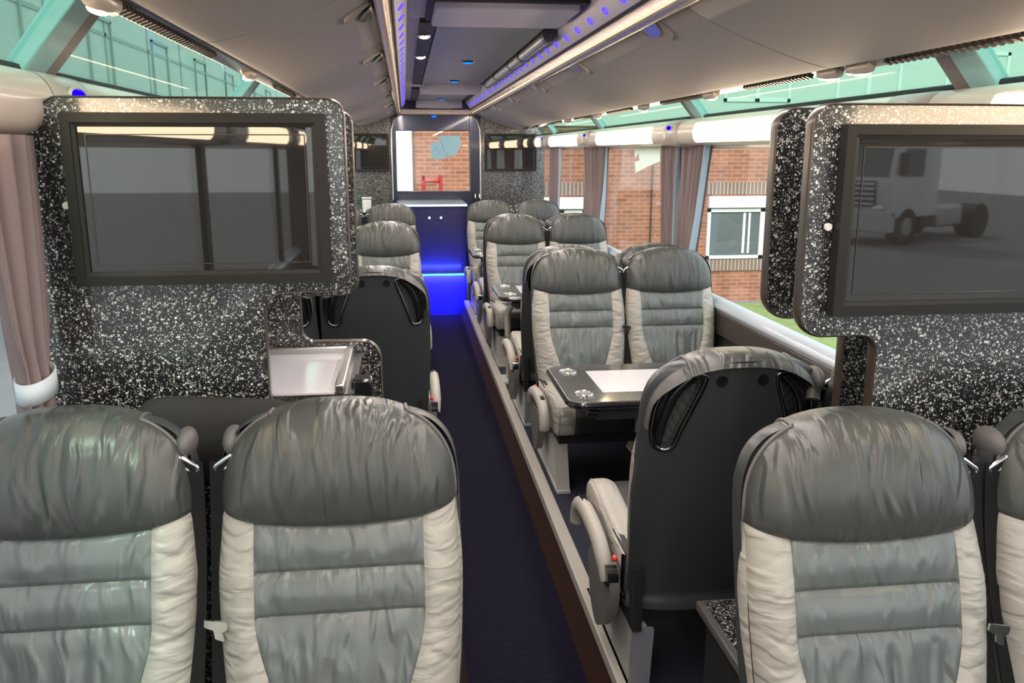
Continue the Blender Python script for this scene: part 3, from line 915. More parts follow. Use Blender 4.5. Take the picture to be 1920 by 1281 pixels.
def shell_mesh():
    nu = 72
    zl = [.30 + .5 * i / 26 for i in range(26)] + [.80 + (SHT - .80) * sin(i / 40 * pi / 2) for i in range(41)]
    P = []
    for z in zl:
        P.append([((i / nu * 2 - 1) * SW(z), shy((i / nu * 2 - 1) * SW(z), z), z) for i in range(nu + 1)])
    b = MB(); vs = [p for r in P for p in r]; fs = []
    n = nu + 1
    for j in range(len(zl) - 1):
        for i in range(nu):
            q = (j * n + i, j * n + i + 1, (j + 1) * n + i + 1, (j + 1) * n + i)
            cx = sum(vs[k][0] for k in q) / 4; cz = sum(vs[k][2] for k in q) / 4
            if inside((abs(cx), cz), TEAR): continue
            fs.append(q)
    b.add(vs, fs)
    # rolled side edges
    for sd in (0, nu):
        b.grid([[r[sd], (r[sd][0] * 1.0, r[sd][1] - .02, r[sd][2]), (r[sd][0] * .985, r[sd][1] - .034, r[sd][2])] for r in P])
    # lower lip
    b.grid([[(x, y + o, z) for o, z in ((0, .30), (.006, .292), (.006, .262), (-.05, .256))] for x, y in [(p[0], p[1]) for p in P[0]]])
    return b.mesh('back_shell', M['shell'], 55)
def rim_mesh(sd):
    return MB().tube([(sd * x, shy(x, z) + .001, z) for x, z in TEAR], .0068, 8, closed=True).mesh('handle_rim', M['rim'], 80)
def pocket_mesh(sd):
    b = MB(); n = len(TEAR)
    a = [(sd * x, shy(x, z), z) for x, z in TEAR]; c = [(sd * x, shy(x, z) - .040, z) for x, z in TEAR]
    b.grid([[p, q] for p, q in zip(a, c)], closed_u=True)
    b.add(c, [tuple(range(n))])
    return b.mesh('handle_pocket', M['mesh_black'], 50)
def bar_mesh(sd):
    p = catmull([(.115, .972), (.155, .930), (.176, .880), (.186, .830), (.190, .782)], 6, closed=False)
    return MB().tube([(sd * x, shy(x, z) - .004 - .010 * abs(2 * i / (len(p) - 1) - 1), z) for i, (x, z) in enumerate(p)], .013, 10, flat=.8).mesh('grab_handle', M['gloss_black'], 80)
def screw_mesh(sd):
    x, z = sd * .052, .962
    y = shy(x, z)
    b = MB().tube([(x + cos(a * pi / 8) * .011, y + .002, z + sin(a * pi / 8) * .011) for a in range(16)], .0035, 6, closed=True)
    b.cyl((x, y - .004, z), (0, 1, 0), .008, .007, 12)
    return b.mesh('shell_screw', M['gloss_black'], 60)
CP = catmull([(.07, .385), (-.08, .392), (-.25, .412), (-.38, .425), (-.445, .412), (-.472, .375), (-.468, .320), (-.440, .272), (-.30, .262), (-.10, .262), (.07, .265)], 6, closed=False)
def cush(x, i):
    y, z = CP[i]
    cy, cz = -.20, .335
    e = max(0.0, min(1.0, (abs(x) - .190) / .032))
    ins = .030 * (1 - math.sqrt(max(0, 1 - e * e)))
    d = Vector((y - cy, z - cz)); L_ = d.length
    sc = (L_ - ins) / L_
    y2, z2 = cy + d.x * sc, cz + d.y * sc
    if z > .36:
        z2 += .014 * sst(.11, .17, abs(x)) - .004
    if abs(abs(x) - .135) < .02:
        g = groove(abs(x) - .135, .003, .004); y2 += g * (1 if z < .42 else 0); z2 -= g if z > .36 else 0
    return (x, y2, z2)
def cushion_mesh(x0, x1, nm, m, cap=None):
    n = 26
    rows = [[cush(x0 + (x1 - x0) * (i / n), k) for k in range(len(CP))] for i in range(n + 1)]
    b = MB().grid(rows)
    for r, on in ((rows[0], x0 < -.2), (rows[-1], x1 > .2)):
        if on: b.add(r, [tuple(range(len(r)))])
    return b.mesh(nm, m, 60)
def seatpipe_mesh(sd):
    return MB().tube([cush(sd * .208, k) for k in range(0, len(CP) - 18)], .004, 6).mesh('cushion_piping', M['pale'], 80)
def frame_mesh():
    b = MB().box(-.19, .19, -.36, .10, .205, .266).box(-.215, -.19, -.10, .16, .21, .40).box(.19, .215, -.10, .16, .21, .40)
    return b.mesh('seat_frame', M['black'], 40)
def leg_mesh(sd):
    b = MB()
    q = [(-.42, .0), (.10, .0), (.13, .206), (-.34, .206)]
    b.prism(q, YZ, sd * .205, sd * .165)
    b.prism([(-.45, .0), (.13, .0), (.13, .012), (-.45, .012)], YZ, sd * .212, sd * .15)
    return b.mesh('pedestal_leg', M['leg'], 30)
def leg_edge_mesh(sd):
    b = MB().prism([(.10, .0), (.118, .0), (.148, .206), (.13, .206)], YZ, sd * .208, sd * .15)
    return b.mesh('leg_edge', mat('leg_edge_paint', (.26, .27, .31), .4), 30)
def leg_front_mesh(sd):
    b = MB().prism([(-.436, .0), (-.42, .0), (-.34, .206), (-.356, .206)], YZ, sd * .208, sd * .15)
    return b.mesh('leg_front', M['arm'], 30)
def housing_mesh(sd):
    pts = catmull([(.06, .345), (.075, .28), (.045, .20), (-.02, .135), (-.09, .095), (-.16, .13), (-.20, .20), (-.215, .27), (-.17, .315), (-.10, .30), (-.04, .31), (0.0, .345)], 5)
    b = MB()
    b.prism(pts, YZ, sd * .232, sd * .262)
    return b.mesh('armrest_housing', M['armgrey'], 40)
def armpad_mesh(sd):
    p = catmull([(.035, .300), (.0, .345), (-.08, .378), (-.20, .392), (-.30, .388), (-.365, .365), (-.395, .320), (-.398, .285)], 5, closed=False)
    rr = [.020 + .008 * min(1, i / 6) for i in range(len(p))]
    rr[-1] = .018
    return MB().tube([(sd * .262, y, z) for y, z in p], rr, 12, flat=.85).mesh('arm_pad', M['arm'], 70)
def armcap_mesh(sd):
    b = MB().box(min(sd * .252, sd * .270), max(sd * .252, sd * .270), -.33, -.26, .408, .4165)
    return b.mesh('armrest_inset', M['gloss_black'], 40)
def armhinge_mesh(sd):
    b = MB().cyl((sd * .236, .045, .325), (sd, 0, 0), .030, .032, 20)
    return b.mesh('armrest_hinge', M['gloss_black'], 40)
def button_mesh(sd):
    return MB().ball((sd * .240, .035, .372), .008, .015, .009, 12, 8).mesh('release_button', M['red'], 80)
def guide_mesh(sd):
    b = MB().ball((sd * .208, base(.955) + .085, .950), .020, .045, .030, 16, 10)
    b.tube([(sd * .196, base(.95) + .11, .90), (sd * .208, base(.95) + .09, .945)], .018, 10)
    return b.mesh('belt_guide', M['gusset'], 80)
def loop_mesh(sd):
    y = base(.93) + .045
    pts = rpoly([(sd * .196, .924, .008), (sd * .232, .900, .008), (sd * .238, .914, .006), (sd * .202, .938, .006)], 3)
    return MB().tube([(x, y, z) for x, z in pts], .0050, 8, closed=True).mesh('belt_loop', M['chrome'], 80)
def strap_mesh(sd):
    rows = []
    for j in range(31):
        z = .925 - j / 30 * .60
        t = j / 30
        cx = sd * (.225 + .003 * sin(t * 5))
        y = base(z) + .045 + .010 * sin(t * 6) - .02 * t
        tw = .25 * sin(t * 4.5)
        rows.append([(cx + q * .021 * cos(tw), y + q * .021 * sin(tw) * sd, z) for q in (-1, 0, 1)])
    b = MB().grid(rows)
    b2 = MB().grid([[(x, y + .003, z) for x, y, z in r] for r in rows])
    b.add(b2.v, b2.f)
    rows = []
    for j in range(21):
        z = .92 - j / 20 * .58; t = j / 20
        y = base(z) + .060 - .01 * t
        rows.append([(sd * (.214 - .006 * t) + q * .018, y + .004 * q, z) for q in (-1, 1)])
    b.grid(rows)
    return b.mesh('belt_strap', M['strap'], 70)
def tongue_mesh(sd):
    z = .640; y = base(z) - .010
    pts = rpoly([(-.024, .016, .004), (.026, .024, .004), (.022, .004, .003), (.012, -.003, .003), (.016, -.026, .003), (-.004, -.024, .003), (-.006, -.004, .003), (-.026, -.002, .004)], 3)
    return MB().prism([(sd * .228 + p[0] * .85, z + p[1] * .85 - p[0] * .3) for p in pts], XZ, y, y + .005).mesh('belt_tongue', M['chrome'], 40)

print('meshes')
C = {}
for v in range(3):
    C['head', v] = headrest_mesh(11 + v * 7)
    C['up', v] = panel_mesh(31 + v, lambda x: ZP1, lambda x: zs(x), 10, .0026, 'upper_panel')
    C['mi', v] = panel_mesh(41 + v, lambda x: ZP2, lambda x: ZP1, 10, .0026, 'middle_panel')
    C['lo', v] = panel_mesh(51 + v, lambda x: ZB, lambda x: ZP2, 14, .0070, 'lower_panel')
    for sd in (-1, 1): C['bol', v, sd] = bolster_mesh(61 + v * 3 + sd, sd)
C['shell'] = shell_mesh(); C['frame'] = frame_mesh()
C['cc'] = cushion_mesh(-.135, .135, 'seat_cushion', M['nose'])
for sd in (-1, 1):
    C['gl', sd] = gusset_low_mesh(sd); C['gt', sd] = gusset_top_mesh(sd); C['pipe', sd] = piping_mesh(sd)
    C['rim', sd] = rim_mesh(sd); C['pocket', sd] = pocket_mesh(sd); C['bar', sd] = bar_mesh(sd); C['screw', sd] = screw_mesh(sd)
    C['cb', sd] = cushion_mesh(-.222 if sd < 0 else .135, -.135 if sd < 0 else .222, 'cushion_bolster', M['pale'])
    C['cp', sd] = seatpipe_mesh(sd)
    C['leg', sd] = leg_mesh(sd); C['lege', sd] = leg_edge_mesh(sd); C['legf', sd] = leg_front_mesh(sd)
    C['hs', sd] = housing_mesh(sd); C['ap', sd] = armpad_mesh(sd); C['ac', sd] = armcap_mesh(sd); C['bt', sd] = button_mesh(sd); C['ah', sd] = armhinge_mesh(sd)
    C['gd', sd] = guide_mesh(sd); C['lp', sd] = loop_mesh(sd); C['st', sd] = strap_mesh(sd); C['tg', sd] = tongue_mesh(sd)

def seat(label, x, y, facing, aisle, var):
    """facing -1: towards the viewer, +1: away.  aisle: True for the seat next to the aisle"""
    t = thing('coach_chair', label, 'seat', (x, y, FZ), 0 if facing < 0 else pi, 'coach seats in table groups')
    left = x < 0
    in_side = (1 if left else -1) * (1 if facing < 0 else -1)     # local x sign that points at the aisle
    ar = in_side                                                   # armrest side for aisle seats
    be = -in_side if aisle else in_side                            # the belts hang in the gap between the pair
    hd = link('headrest', C['head', var], t)
    for sd in (-1, 1): link('headrest_gusset', C['gt', sd], hd); link('piping', C['pipe', sd], hd)
    link('upper_panel', C['up', var], t); link('middle_panel', C['mi', var], t); link('lower_panel', C['lo', var], t)
    for sd in (-1, 1):
        b = link('side_bolster', C['bol', var, sd], t); link('bolster_gusset', C['gl', sd], b)
    sh = link('back_shell', C['shell'], t)
    for sd in (-1, 1):
        g = link('grab_handle', C['bar', sd], t)
        link('handle_rim', C['rim', sd], g); link('handle_pocket', C['pocket', sd], g)
        link('shell_screw', C['screw', sd], sh)
    link('seat_cushion', C['cc'], t)
    for sd in (-1, 1):
        b = link('cushion_bolster', C['cb', sd], t); link('cushion_piping', C['cp', sd], b)
    link('seat_frame', C['frame'], t)
    lg = link('pedestal_leg', C['leg', ar], t); link('leg_edge', C['lege', ar], lg); link('leg_front', C['legf', ar], lg)
    if aisle:
        a = link('armrest', C['hs', ar], t)
        link('arm_pad', C['ap', ar], a); link('armrest_inset', C['ac', ar], a); link('armrest_hinge', C['ah', ar], a); link('release_button', C['bt', ar], a)
    s = link('seat_belt', C['st', be], t)
    link('belt_guide', C['gd', be], s); link('belt_loop', C['lp', be], s)
    if aisle: link('belt_tongue', C['tg', be], s)
    return t
XA, XW = .478, .958
XL, XLW = .503, .99
S = [
 ('front right seat facing the viewer, grey leather, nearest seat right of the aisle', XA, 1.22, -1, 1, 0),
 ('seat at the right edge of the photo, next to the large front right seat', XW + .02, 1.22, -1, 0, 1),
 ('black backed seat facing away behind the front right seat, beside the aisle', XA - .032, 2.23, 1, 1, 1),
 ('black backed window seat facing away in front of the right speckled partition', XW - .022, 2.23, 1, 0, 2),
 ('aisle seat facing the viewer behind the nearest right table', XA + .015, 4.00, -1, 1, 2),
 ('window seat facing the viewer behind the nearest right table', XW + .004, 4.00, -1, 0, 0),
 ('aisle seat facing away, only its top showing behind the near right table seat', XA, 4.66, 1, 1, 1),
 ('window seat facing away, only its top showing behind the near right window seat', XW, 4.66, 1, 0, 2),
 ('aisle seat facing the viewer behind the second right table with white post', XA, 6.33, -1, 1, 0),
 ('window seat facing the viewer in the second row of right table seats', XW, 6.33, -1, 0, 1),
 ('aisle seat facing away, back to back with the second right row', XA, 6.96, 1, 1, 2),
 ('window seat facing away, back to back with the second right row', XW, 6.96, 1, 0, 0),
 ('rearmost right aisle seat beside the blue step', XA, 8.38, -1, 1, 1),
 ('rearmost right window seat before the speckled rear wall', XW, 8.38, -1, 0, 2),
 ('large grey leather seat in the foreground just left of the aisle', -XL, 1.41, -1, 1, 1),
 ('large grey leather window seat at the bottom left corner of the photo', -1.008, 1.41, -1, 0, 2),
 ('black backed seat facing away left of the aisle, behind the cut-out partition', -XL, 3.92, 1, 1, 0),
 ('black backed window seat facing away, seen in the left partition cut-out', -XLW, 3.92, 1, 0, 1),
 ('left aisle seat facing the viewer above the black backed left seat', -XL, 5.68, -1, 1, 2),
 ('left window seat facing the viewer hidden behind the left screen partition', -XLW, 5.68, -1, 0, 0),
 ('left aisle seat facing away, its top rim showing between two headrests', -XL, 6.31, 1, 1, 1),
 ('left window seat facing away, hidden beside the rimmed aisle seat', -XLW, 6.31, 1, 0, 2),
 ('rearmost left aisle seat facing the viewer beside the blue door', -XL, 7.93, -1, 1, 0),
 ('rearmost left window seat by the left speckled rear wall', -XLW, 7.93, -1, 0, 1),
]
for a in S: seat(*a)

# ------------------------------------------------------------------ tables
def table(label, y, ya, yb, x0, x1, post=None, inlay=(.363, .90)):
    t = thing('coach_table', label, 'table', (x0, y, .755), 0, 'coach tables')
    h0, h1 = ya - y, yb - y
    pts = rpoly([(0, h0, .06), (x1 - x0, h0, .02), (x1 - x0, h1, .02), (0, h1, .06)], 8)
    obj('table_top', MB().prism(pts, XY, -.030, 0.0), M['speckfine'], t, bevel=.004)
    obj('table_edge', MB().tube([(p[0], p[1], -.014) for p in pts], .010, 8, closed=True), M['gloss_black'], t)
    obj('table_frame', MB().box(.10, x1 - x0 - .02, h0 + .04, h1 - .04, -.085, -.030), M['black'], t, bevel=.005)
    if inlay:
        q = [(inlay[0] - x0, h0 + .12), (inlay[1] - x0, h0 + .12), (inlay[1] - x0, h1 - .11), (inlay[0] - x0, h1 - .11)]
        obj('pale_inlay', MB().prism(q, XY, -.002, .0015), M['inlay'], t)
    for cy in (h0 + .11, h1 - .11):
        c = MB()
        c.tube([(.072 + cos(a * pi / 16) * .036, cy + sin(a * pi / 16) * .036, .002) for a in range(32)], .004, 8, closed=True)
        cup = obj('cup_holder', c, M['chrome'], t)
        rows = [[(.072 + cos(a * pi / 16) * r, cy + sin(a * pi / 16) * r, z) for a in range(32)] for r, z in ((.036, .002), (.031, .0012), (.018, .0012), (.001, .0016))]
        obj('cup_dish', MB().grid(rows, closed_v=True), M['steel'], cup)
    obj('hinge_catch', MB().tube([(.07, h0 + .03, -.045), (.11, h0 + .03, -.05)], .014, 10), M['gloss_black'], t)
    if post:
        p = catmull([(.12, .0, -.09), (.085, .0, -.13), (.075, .0, -.20), (.08, .0, -.40), (.085, .0, -.607)], 6, closed=False)
        obj('support_post', MB().tube(p, .020, 12, flat=1.4), M['arm'], t)
        obj('post_foot', MB().prism(rpoly([(.03, -.10, .02), (.15, -.10, .02), (.15, .10, .02), (.03, .10, .02)]), XY, -.615, -.60), M['leg'], t)
    else:
        obj('wall_bracket', MB().box(x1 - x0 - .10, x1 - x0, h0 + .08, h1 - .08, -.45, -.03), M['black'], t)
    return t
table('nearest black speckled table on the right with a pale inlaid panel', 3.20, 2.93, 3.48, .215, 1.195)
table('second right table on a pale curved post, its corner jutting into the aisle', 5.52, 5.24, 5.80, .215, 1.195, post=True)
table('farthest right table, a dark corner showing before the rearmost seat', 7.72, 7.45, 8.0, .215, 1.195, post=True)

# ------------------------------------------------------------------ screens on speckled partitions
def partition(label, y, outline, th=.03):
    t = thing('partition_panel', label, 'partition', (0, y, FZ), 0, 'speckled screen partitions')
    pts = rpoly([(p[0], p[1] - FZ, p[2]) for p in outline], 8)
    obj('panel', MB().prism(pts, XZ, 0, th), M['speck'], t, smooth=30)
    ed = MB()
    n = len(pts)
    # bronze edging: a thin band just proud of the panel edge
    c = Vector((sum(p[0] for p in pts) / n, sum(p[1] for p in pts) / n))
    ed.tube([(p[0], th / 2, p[1]) for p in pts], th / 2 + .002, 12, closed=True, up=(0, 1, 0), flat=.22)
    obj('edge_trim', ed, M['edge'], t, smooth=60)
    return t
LF = [(-1.20, FZ, 0), (-1.20, 1.655, .01), (-1.145, 1.665, .02), (-1.075, 1.757, .03), (-.487, 1.757, .035), (-.487, 1.348, .045), (-.676, 1.348, .05), (-.676, 1.09, .02), (-.46, 1.06, .04), (-.46, FZ, 0)]
LB = [(-1.20, FZ, 0), (-1.20, 1.655, .01), (-1.145, 1.665, .02), (-1.075, 1.752, .03), (-.497, 1.752, .035), (-.497, 1.262, .04), (-.655, 1.262, .0), (-.655, 1.130, .035), (-.442, 1.130, .05), (-.442, FZ, 0)]
partition('front black speckled partition on the left carrying the large screen', 1.90, LF)
partition('rear black speckled partition on the left, stepped outline seen in the cut-out', 2.36, LB)
def RP(x, t, b, wx): return [(x, t, .04), (1.075, t, .02), (1.125, 1.675, .02), (1.20, 1.655, .01), (1.20, FZ, 0), (wx, FZ, 0), (wx, b, .035), (x, b, .055)]
partition('front black speckled partition on the right carrying the large screen', 1.62, RP(.428, 1.738, 1.278, .602))
partition('rear black speckled partition on the right, narrow strip left of the front one', 1.80, RP(.434, 1.738, 1.282, .628))

def television(label, x0, x1, z0, z1, y, bz=.028, small=False):
    t = thing('television', label, 'television', ((x0 + x1) / 2, y, (z0 + z1) / 2), 0, 'wall screens')
    w_, h_ = (x1 - x0) / 2, (z1 - z0) / 2
    fr = MB()
    o = [(-w_, -h_), (w_, -h_), (w_, h_), (-w_, h_)]
    i1 = [(-w_ + bz * .7, -h_ + bz * .7), (w_ - bz * .7, -h_ + bz * .7), (w_ - bz * .7, h_ - bz * .7), (-w_ + bz * .7, h_ - bz * .7)]
    i2 = [(-w_ + bz, -h_ + bz), (w_ - bz, -h_ + bz), (w_ - bz, h_ - bz), (-w_ + bz, h_ - bz)]
    rows = [[(p[0], yy, p[1]) for p in q] for q, yy in ((o, 0), (o, -.030), (i1, -.030), (i1, -.026), (i2, -.024), (i2, -.015))]
    fr.grid(rows, closed_v=True)
    obj('bezel', fr, M['bezel'], t, smooth=0)
    gl = MB().box(-w_ + bz - .001, w_ - bz + .001, -.018, -.008, -h_ + bz - .001, h_ - bz + .001)
    obj('screen', gl, M['screen'], t, smooth=0)
    inn = MB()
    k = bz * 1.55
    for a, b in (((-1, -1), (1, -1)), ((1, -1), (1, 1)), ((1, 1), (-1, 1)), ((-1, 1), (-1, -1))):
        inn.tube([(a[0] * (w_ - k), -.019, a[1] * (h_ - k)), (b[0] * (w_ - k), -.019, b[1] * (h_ - k))], .0012, 6)
    obj('picture_border', inn, M['edge'], t)
    if not small:
        cu = bpy.data.curves.new('brand_text', 'FONT'); cu.body = 'AVTEX'; cu.size = .013; cu.align_x = 'CENTER'; cu.align_y = 'CENTER'; cu.extrude = .0004
        cu.materials.append(M['white'])
        tmp = bpy.data.objects.new('tmp', cu); COL.objects.link(tmp); bpy.context.view_layer.update()
        me = bpy.data.meshes.new_from_object(tmp.evaluated_get(bpy.context.evaluated_depsgraph_get()))
        bpy.data.objects.remove(tmp)
        link('brand_text', me, t, (.0, -.0265, -h_ + bz * .5), (R(90), 0, 0))
        sc = MB().cyl((-w_ - .012, -.002, -.01), (0, -1, 0), .0075, .006, 16)
        obj('fixing_screw', sc, M['white'], t)
    return t
television('large dark screen on the left speckled partition', -1.048, -.524, 1.372, 1.726, 1.897)
television('large dark screen on the right speckled partition, cut by the photo edge', .482, 1.020, 1.325, 1.700, 1.617)

# worktop with raised lip inside the left partition
t = thing('tray_worktop', 'pale lilac tray worktop with raised lip inside the left partition cut-out', 'worktop', (-.70, 2.14, 1.10))
obj('worktop_board', MB().box(-.49, .21, -.205, .215, -.03, 0.0), M['speckfine'], t)
obj('pale_inlay', MB().box(-.47, .165, -.20, .205, 0.0, .004), M['inlay'], t)
lp = MB().box(.165, .187, -.20, .21, 0.0, .022).box(-.47, .187, .195, .215, 0, .022)
obj('raised_lip', lp, M['steel'], t, bevel=.004)
obj('corner_catch', MB().box(.20, .25, -.16, -.10, -.03, .02), M['gloss_black'], t, bevel=.006)
b = obj('base_cabinet', MB().box(-.48, .20, -.20, .21, -.94, -.03), M['black'], t)

# cabinet between the right seats
t = thing('side_cabinet', 'low black cabinet with speckled top behind the front right seat', 'cabinet', (.46, 1.66, FZ))
obj('cabinet_body', MB().box(-.105, .125, -.20, .19, 0.0, .385), M['black'], t, bevel=.006)
obj('top_edging', MB().box(-.125, .13, -.215, .215, .385, .410), mat('cabinet_edge', (.10, .10, .102), .35), t, bevel=.005)
obj('cabinet_top', MB().box(-.108, .122, -.20, .20, .408, .4135), M['speck'], t)
lt_ = obj('latch', MB().box(-.116, -.105, -.06, -.02, .24, .30), M['gloss_black'], t)
obj('latch_lever', MB().tube([(-.118, -.04, .27), (-.124, -.09, .25)], .006, 8), M['chrome'], lt_)

# black pad between the two front left seats
t = MB()
rows = []
for i in range(25):
    u = i / 24 * 2 - 1
    hh = .10 * (1 - abs(u) ** 6 * .6)
    rows.append([(u * .20, cos(a * pi / 10) * .045 * (1 - abs(u) ** 8 * .5), .02 - .016 * u + sin(a * pi / 10) * hh) for a in range(20)])
t.grid(rows, closed_v=True)
for r in (rows[0], rows[-1]): t.add(r, [tuple(range(20))])
obj('parcel_pad', t, M['padcloth'], None, loc=(-.75, 1.80, 1.02), label='black cloth pad wedged between the two front left seats and the partition', cat='pad')

# ------------------------------------------------------------------ rear end of the coach
m = MB().box(-1.25, -.50, Y1, Y1 + .05, -0.05, 2.25).box(.50, 1.25, Y1, Y1 + .05, -0.05, 2.25)
struct('wall_back', m, M['speck'], 'black speckled wall panels at the rear of the coach')
m = MB()
m.box(-.50, -.455, Y1 - .03, Y1 + .05, 0.0, 2.2).box(.385, .50, Y1 - .03, Y1 + .05, 0.0, 2.2)
m.box(-.455, .385, Y1 - .03, Y1 + .05, 1.87, 2.2).box(-.455, .385, Y1 - .03, Y1 + .05, 0.0, 1.20)
struct('wall_back_frame', m, M['navyframe'], 'navy surround of the rear window', bevel=.008)
struct('window_%d' % wi, MB().box(-.455, .385, Y1 + .02, Y1 + .03, 1.20, 1.87), M['win'], 'bright rear window above the blue door', smooth=0); wi += 1
m = MB().tube([(.50, Y1 - .04, 1.1), (.50, Y1 - .04, 1.88), (.47, Y1 - .04, 1.98), (.39, Y1 - .04, 2.06)], .010, 8).tube([(-.50, Y1 - .04, 1.1), (-.50, Y1 - .04, 1.88), (-.47, Y1 - .04, 1.98), (-.39, Y1 - .04, 2.06)], .010, 8)
struct('trim_rear', m, M['steel'])
m = MB().box(-.40, .40, Y1 - .10, Y1 - .03, 2.045, 2.105)
obj('end_valance', m, M['rail'], None, bevel=.006, label='warm metal valance across the ceiling above the rear window', cat='valance')
t = thing('downlight', 'dim blue downlight on the valance above the rear window', 'downlight', (-.02, Y1 - .05, 2.03), 0, 'blue ceiling downlights')
obj('lens', MB().ball((0, 0, 0), .03, .03, .012, 16, 8), M['blue'], t)
obj('trim_ring', MB().tube([(cos(a * pi / 8) * .032, sin(a * pi / 8) * .032, .004) for a in range(16)], .005, 6, closed=True), M['gloss_black'], t)
# counter block with a dark door front and a lit shelf
DY = 8.95
struct('door_1', MB().box(-.44, .262, DY, Y1, .40, 1.085), M['navy'], 'dark navy rear door front under the window', bevel=.004)
m = MB().box(-.46, .275, DY - .03, Y1 - .03, 1.087, 1.112)
obj('rear_shelf', m, M['navyframe'], None, bevel=.004, label='navy shelf top with a bright edge below the rear window', cat='shelf')
e = obj('shelf_light', MB().box(-.455, .270, DY - .040, DY - .031, 1.090, 1.110), mat('shelf_glow', (.6, .7, .9), .4, emit=(.45, .62, 1.0), es=.9), bpy.data.objects['rear_shelf'])
for k, (x, lb) in enumerate(((-.121, 'left of two tiny round lamps on the navy rear door'), (-.001, 'right of two tiny round lamps on the navy rear door'))):
    t = thing('button_lamp', lb, 'lamp', (x, DY - .004, .972), 0, 'button lamps on the rear door')
    obj('lens', MB().ball((0, 0, 0), .010, .006, .010, 12, 8), emat('button_glow', (.8, .85, 1), 1.5), t)
    obj('ring', MB().tube([(cos(a * pi / 8) * .014, 0, sin(a * pi / 8) * .014) for a in range(16)], .003, 6, closed=True), M['chrome'], t)
# step
struct('floor_step', MB().box(AL - .03, AR + .03, 8.66, DY + .02, -.05, .42), M['navy'])
struct('trim_step', MB().box(AL, AR, 8.650, 8.66, 0.0, .41), M['riser'], 'step riser glowing blue at the end of the aisle')
obj('step_nosing', MB().box(AL, AR, 8.644, 8.665, .412, .426), M['cyan'], None, label='bright cyan light line on the step nosing at the aisle end', cat='light strip')
television('small dark screen on the rear speckled wall, right of the window', .555, 1.150, 1.42, 1.84, Y1 - .004, small=True)
television('small dark screen on the rear speckled wall, left of the window', -1.13, -.53, 1.42, 1.84, Y1 - .004, small=True)
t = thing('wall_dispenser', 'small white dispenser on the left rear speckled wall above the seat', 'dispenser', (-.80, Y1 - .04, 1.05))  # plain white box for an unidentified wall item
obj('fixture_body', MB().box(-.05, .05, -.03, .04, -.09, .06), M['white'], t, bevel=.012)
obj('fixture_lid', MB().box(-.055, .055, -.035, .04, .065, .085), M['white'], t, bevel=.006)
t = thing('grab_hook', 'small chrome twin hook on the right post beside the rear window', 'hook', (.455, Y1 - .04, 1.12))
for x in (-.02, .03):
    obj('hook_arm', MB().tube(catmull([(x, .01, .04), (x, -.03, .045), (x, -.045, .0), (x, -.03, -.05)], 5, closed=False), .008, 8), M['chrome'], t)
obj('hook_plate', MB().box(-.04, .05, .0, .012, -.06, .06), M['black'], t)

# ------------------------------------------------------------------ notices on the glass
def flat(name, label, cat, pts, x=None, y=None, mats=None, th=.002):
    b = MB()
    if x is not None: b.prism(pts, YZ, x, x + th)
    else: b.prism(pts, XZ, y, y + th)
    return obj(name, b, mats, None, label=label, cat=cat)
flat('window_notice', 'pale torn-edged notice sheet on the second right side window', 'notice', [(5.935, 1.682), (5.335, 1.685), (5.322, 1.584), (5.584, 1.55), (5.724, 1.527), (5.885, 1.501), (5.922, 1.573), (5.799, 1.586), (5.832, 1.635), (5.925, 1.599)], x=1.230, mats=M['paper'])
o = flat('window_sticker', 'pale blue map-shaped sticker on the rear window', 'sticker', [(.029, 1.809), (.078, 1.821), (.272, 1.821), (.283, 1.715), (.245, 1.631), (.171, 1.584), (.123, 1.596), (.098, 1.554), (-.06, 1.566), (-.063, 1.738), (.04, 1.75)], y=Y1 + .016, mats=M['sticker'])
b = MB().tube([(.053, Y1 + .014, 1.774), (.087, Y1 + .014, 1.667), (.123, Y1 + .014, 1.596)], .004, 6)
obj('map_lines', b, M['stickline'], o)
obj('map_loop', MB().tube([(-.035, Y1 + .014, 1.643), (.003, Y1 + .014, 1.691), (.051, Y1 + .014, 1.655), (.013, Y1 + .014, 1.608)], .003, 6), M['stickline'], o)

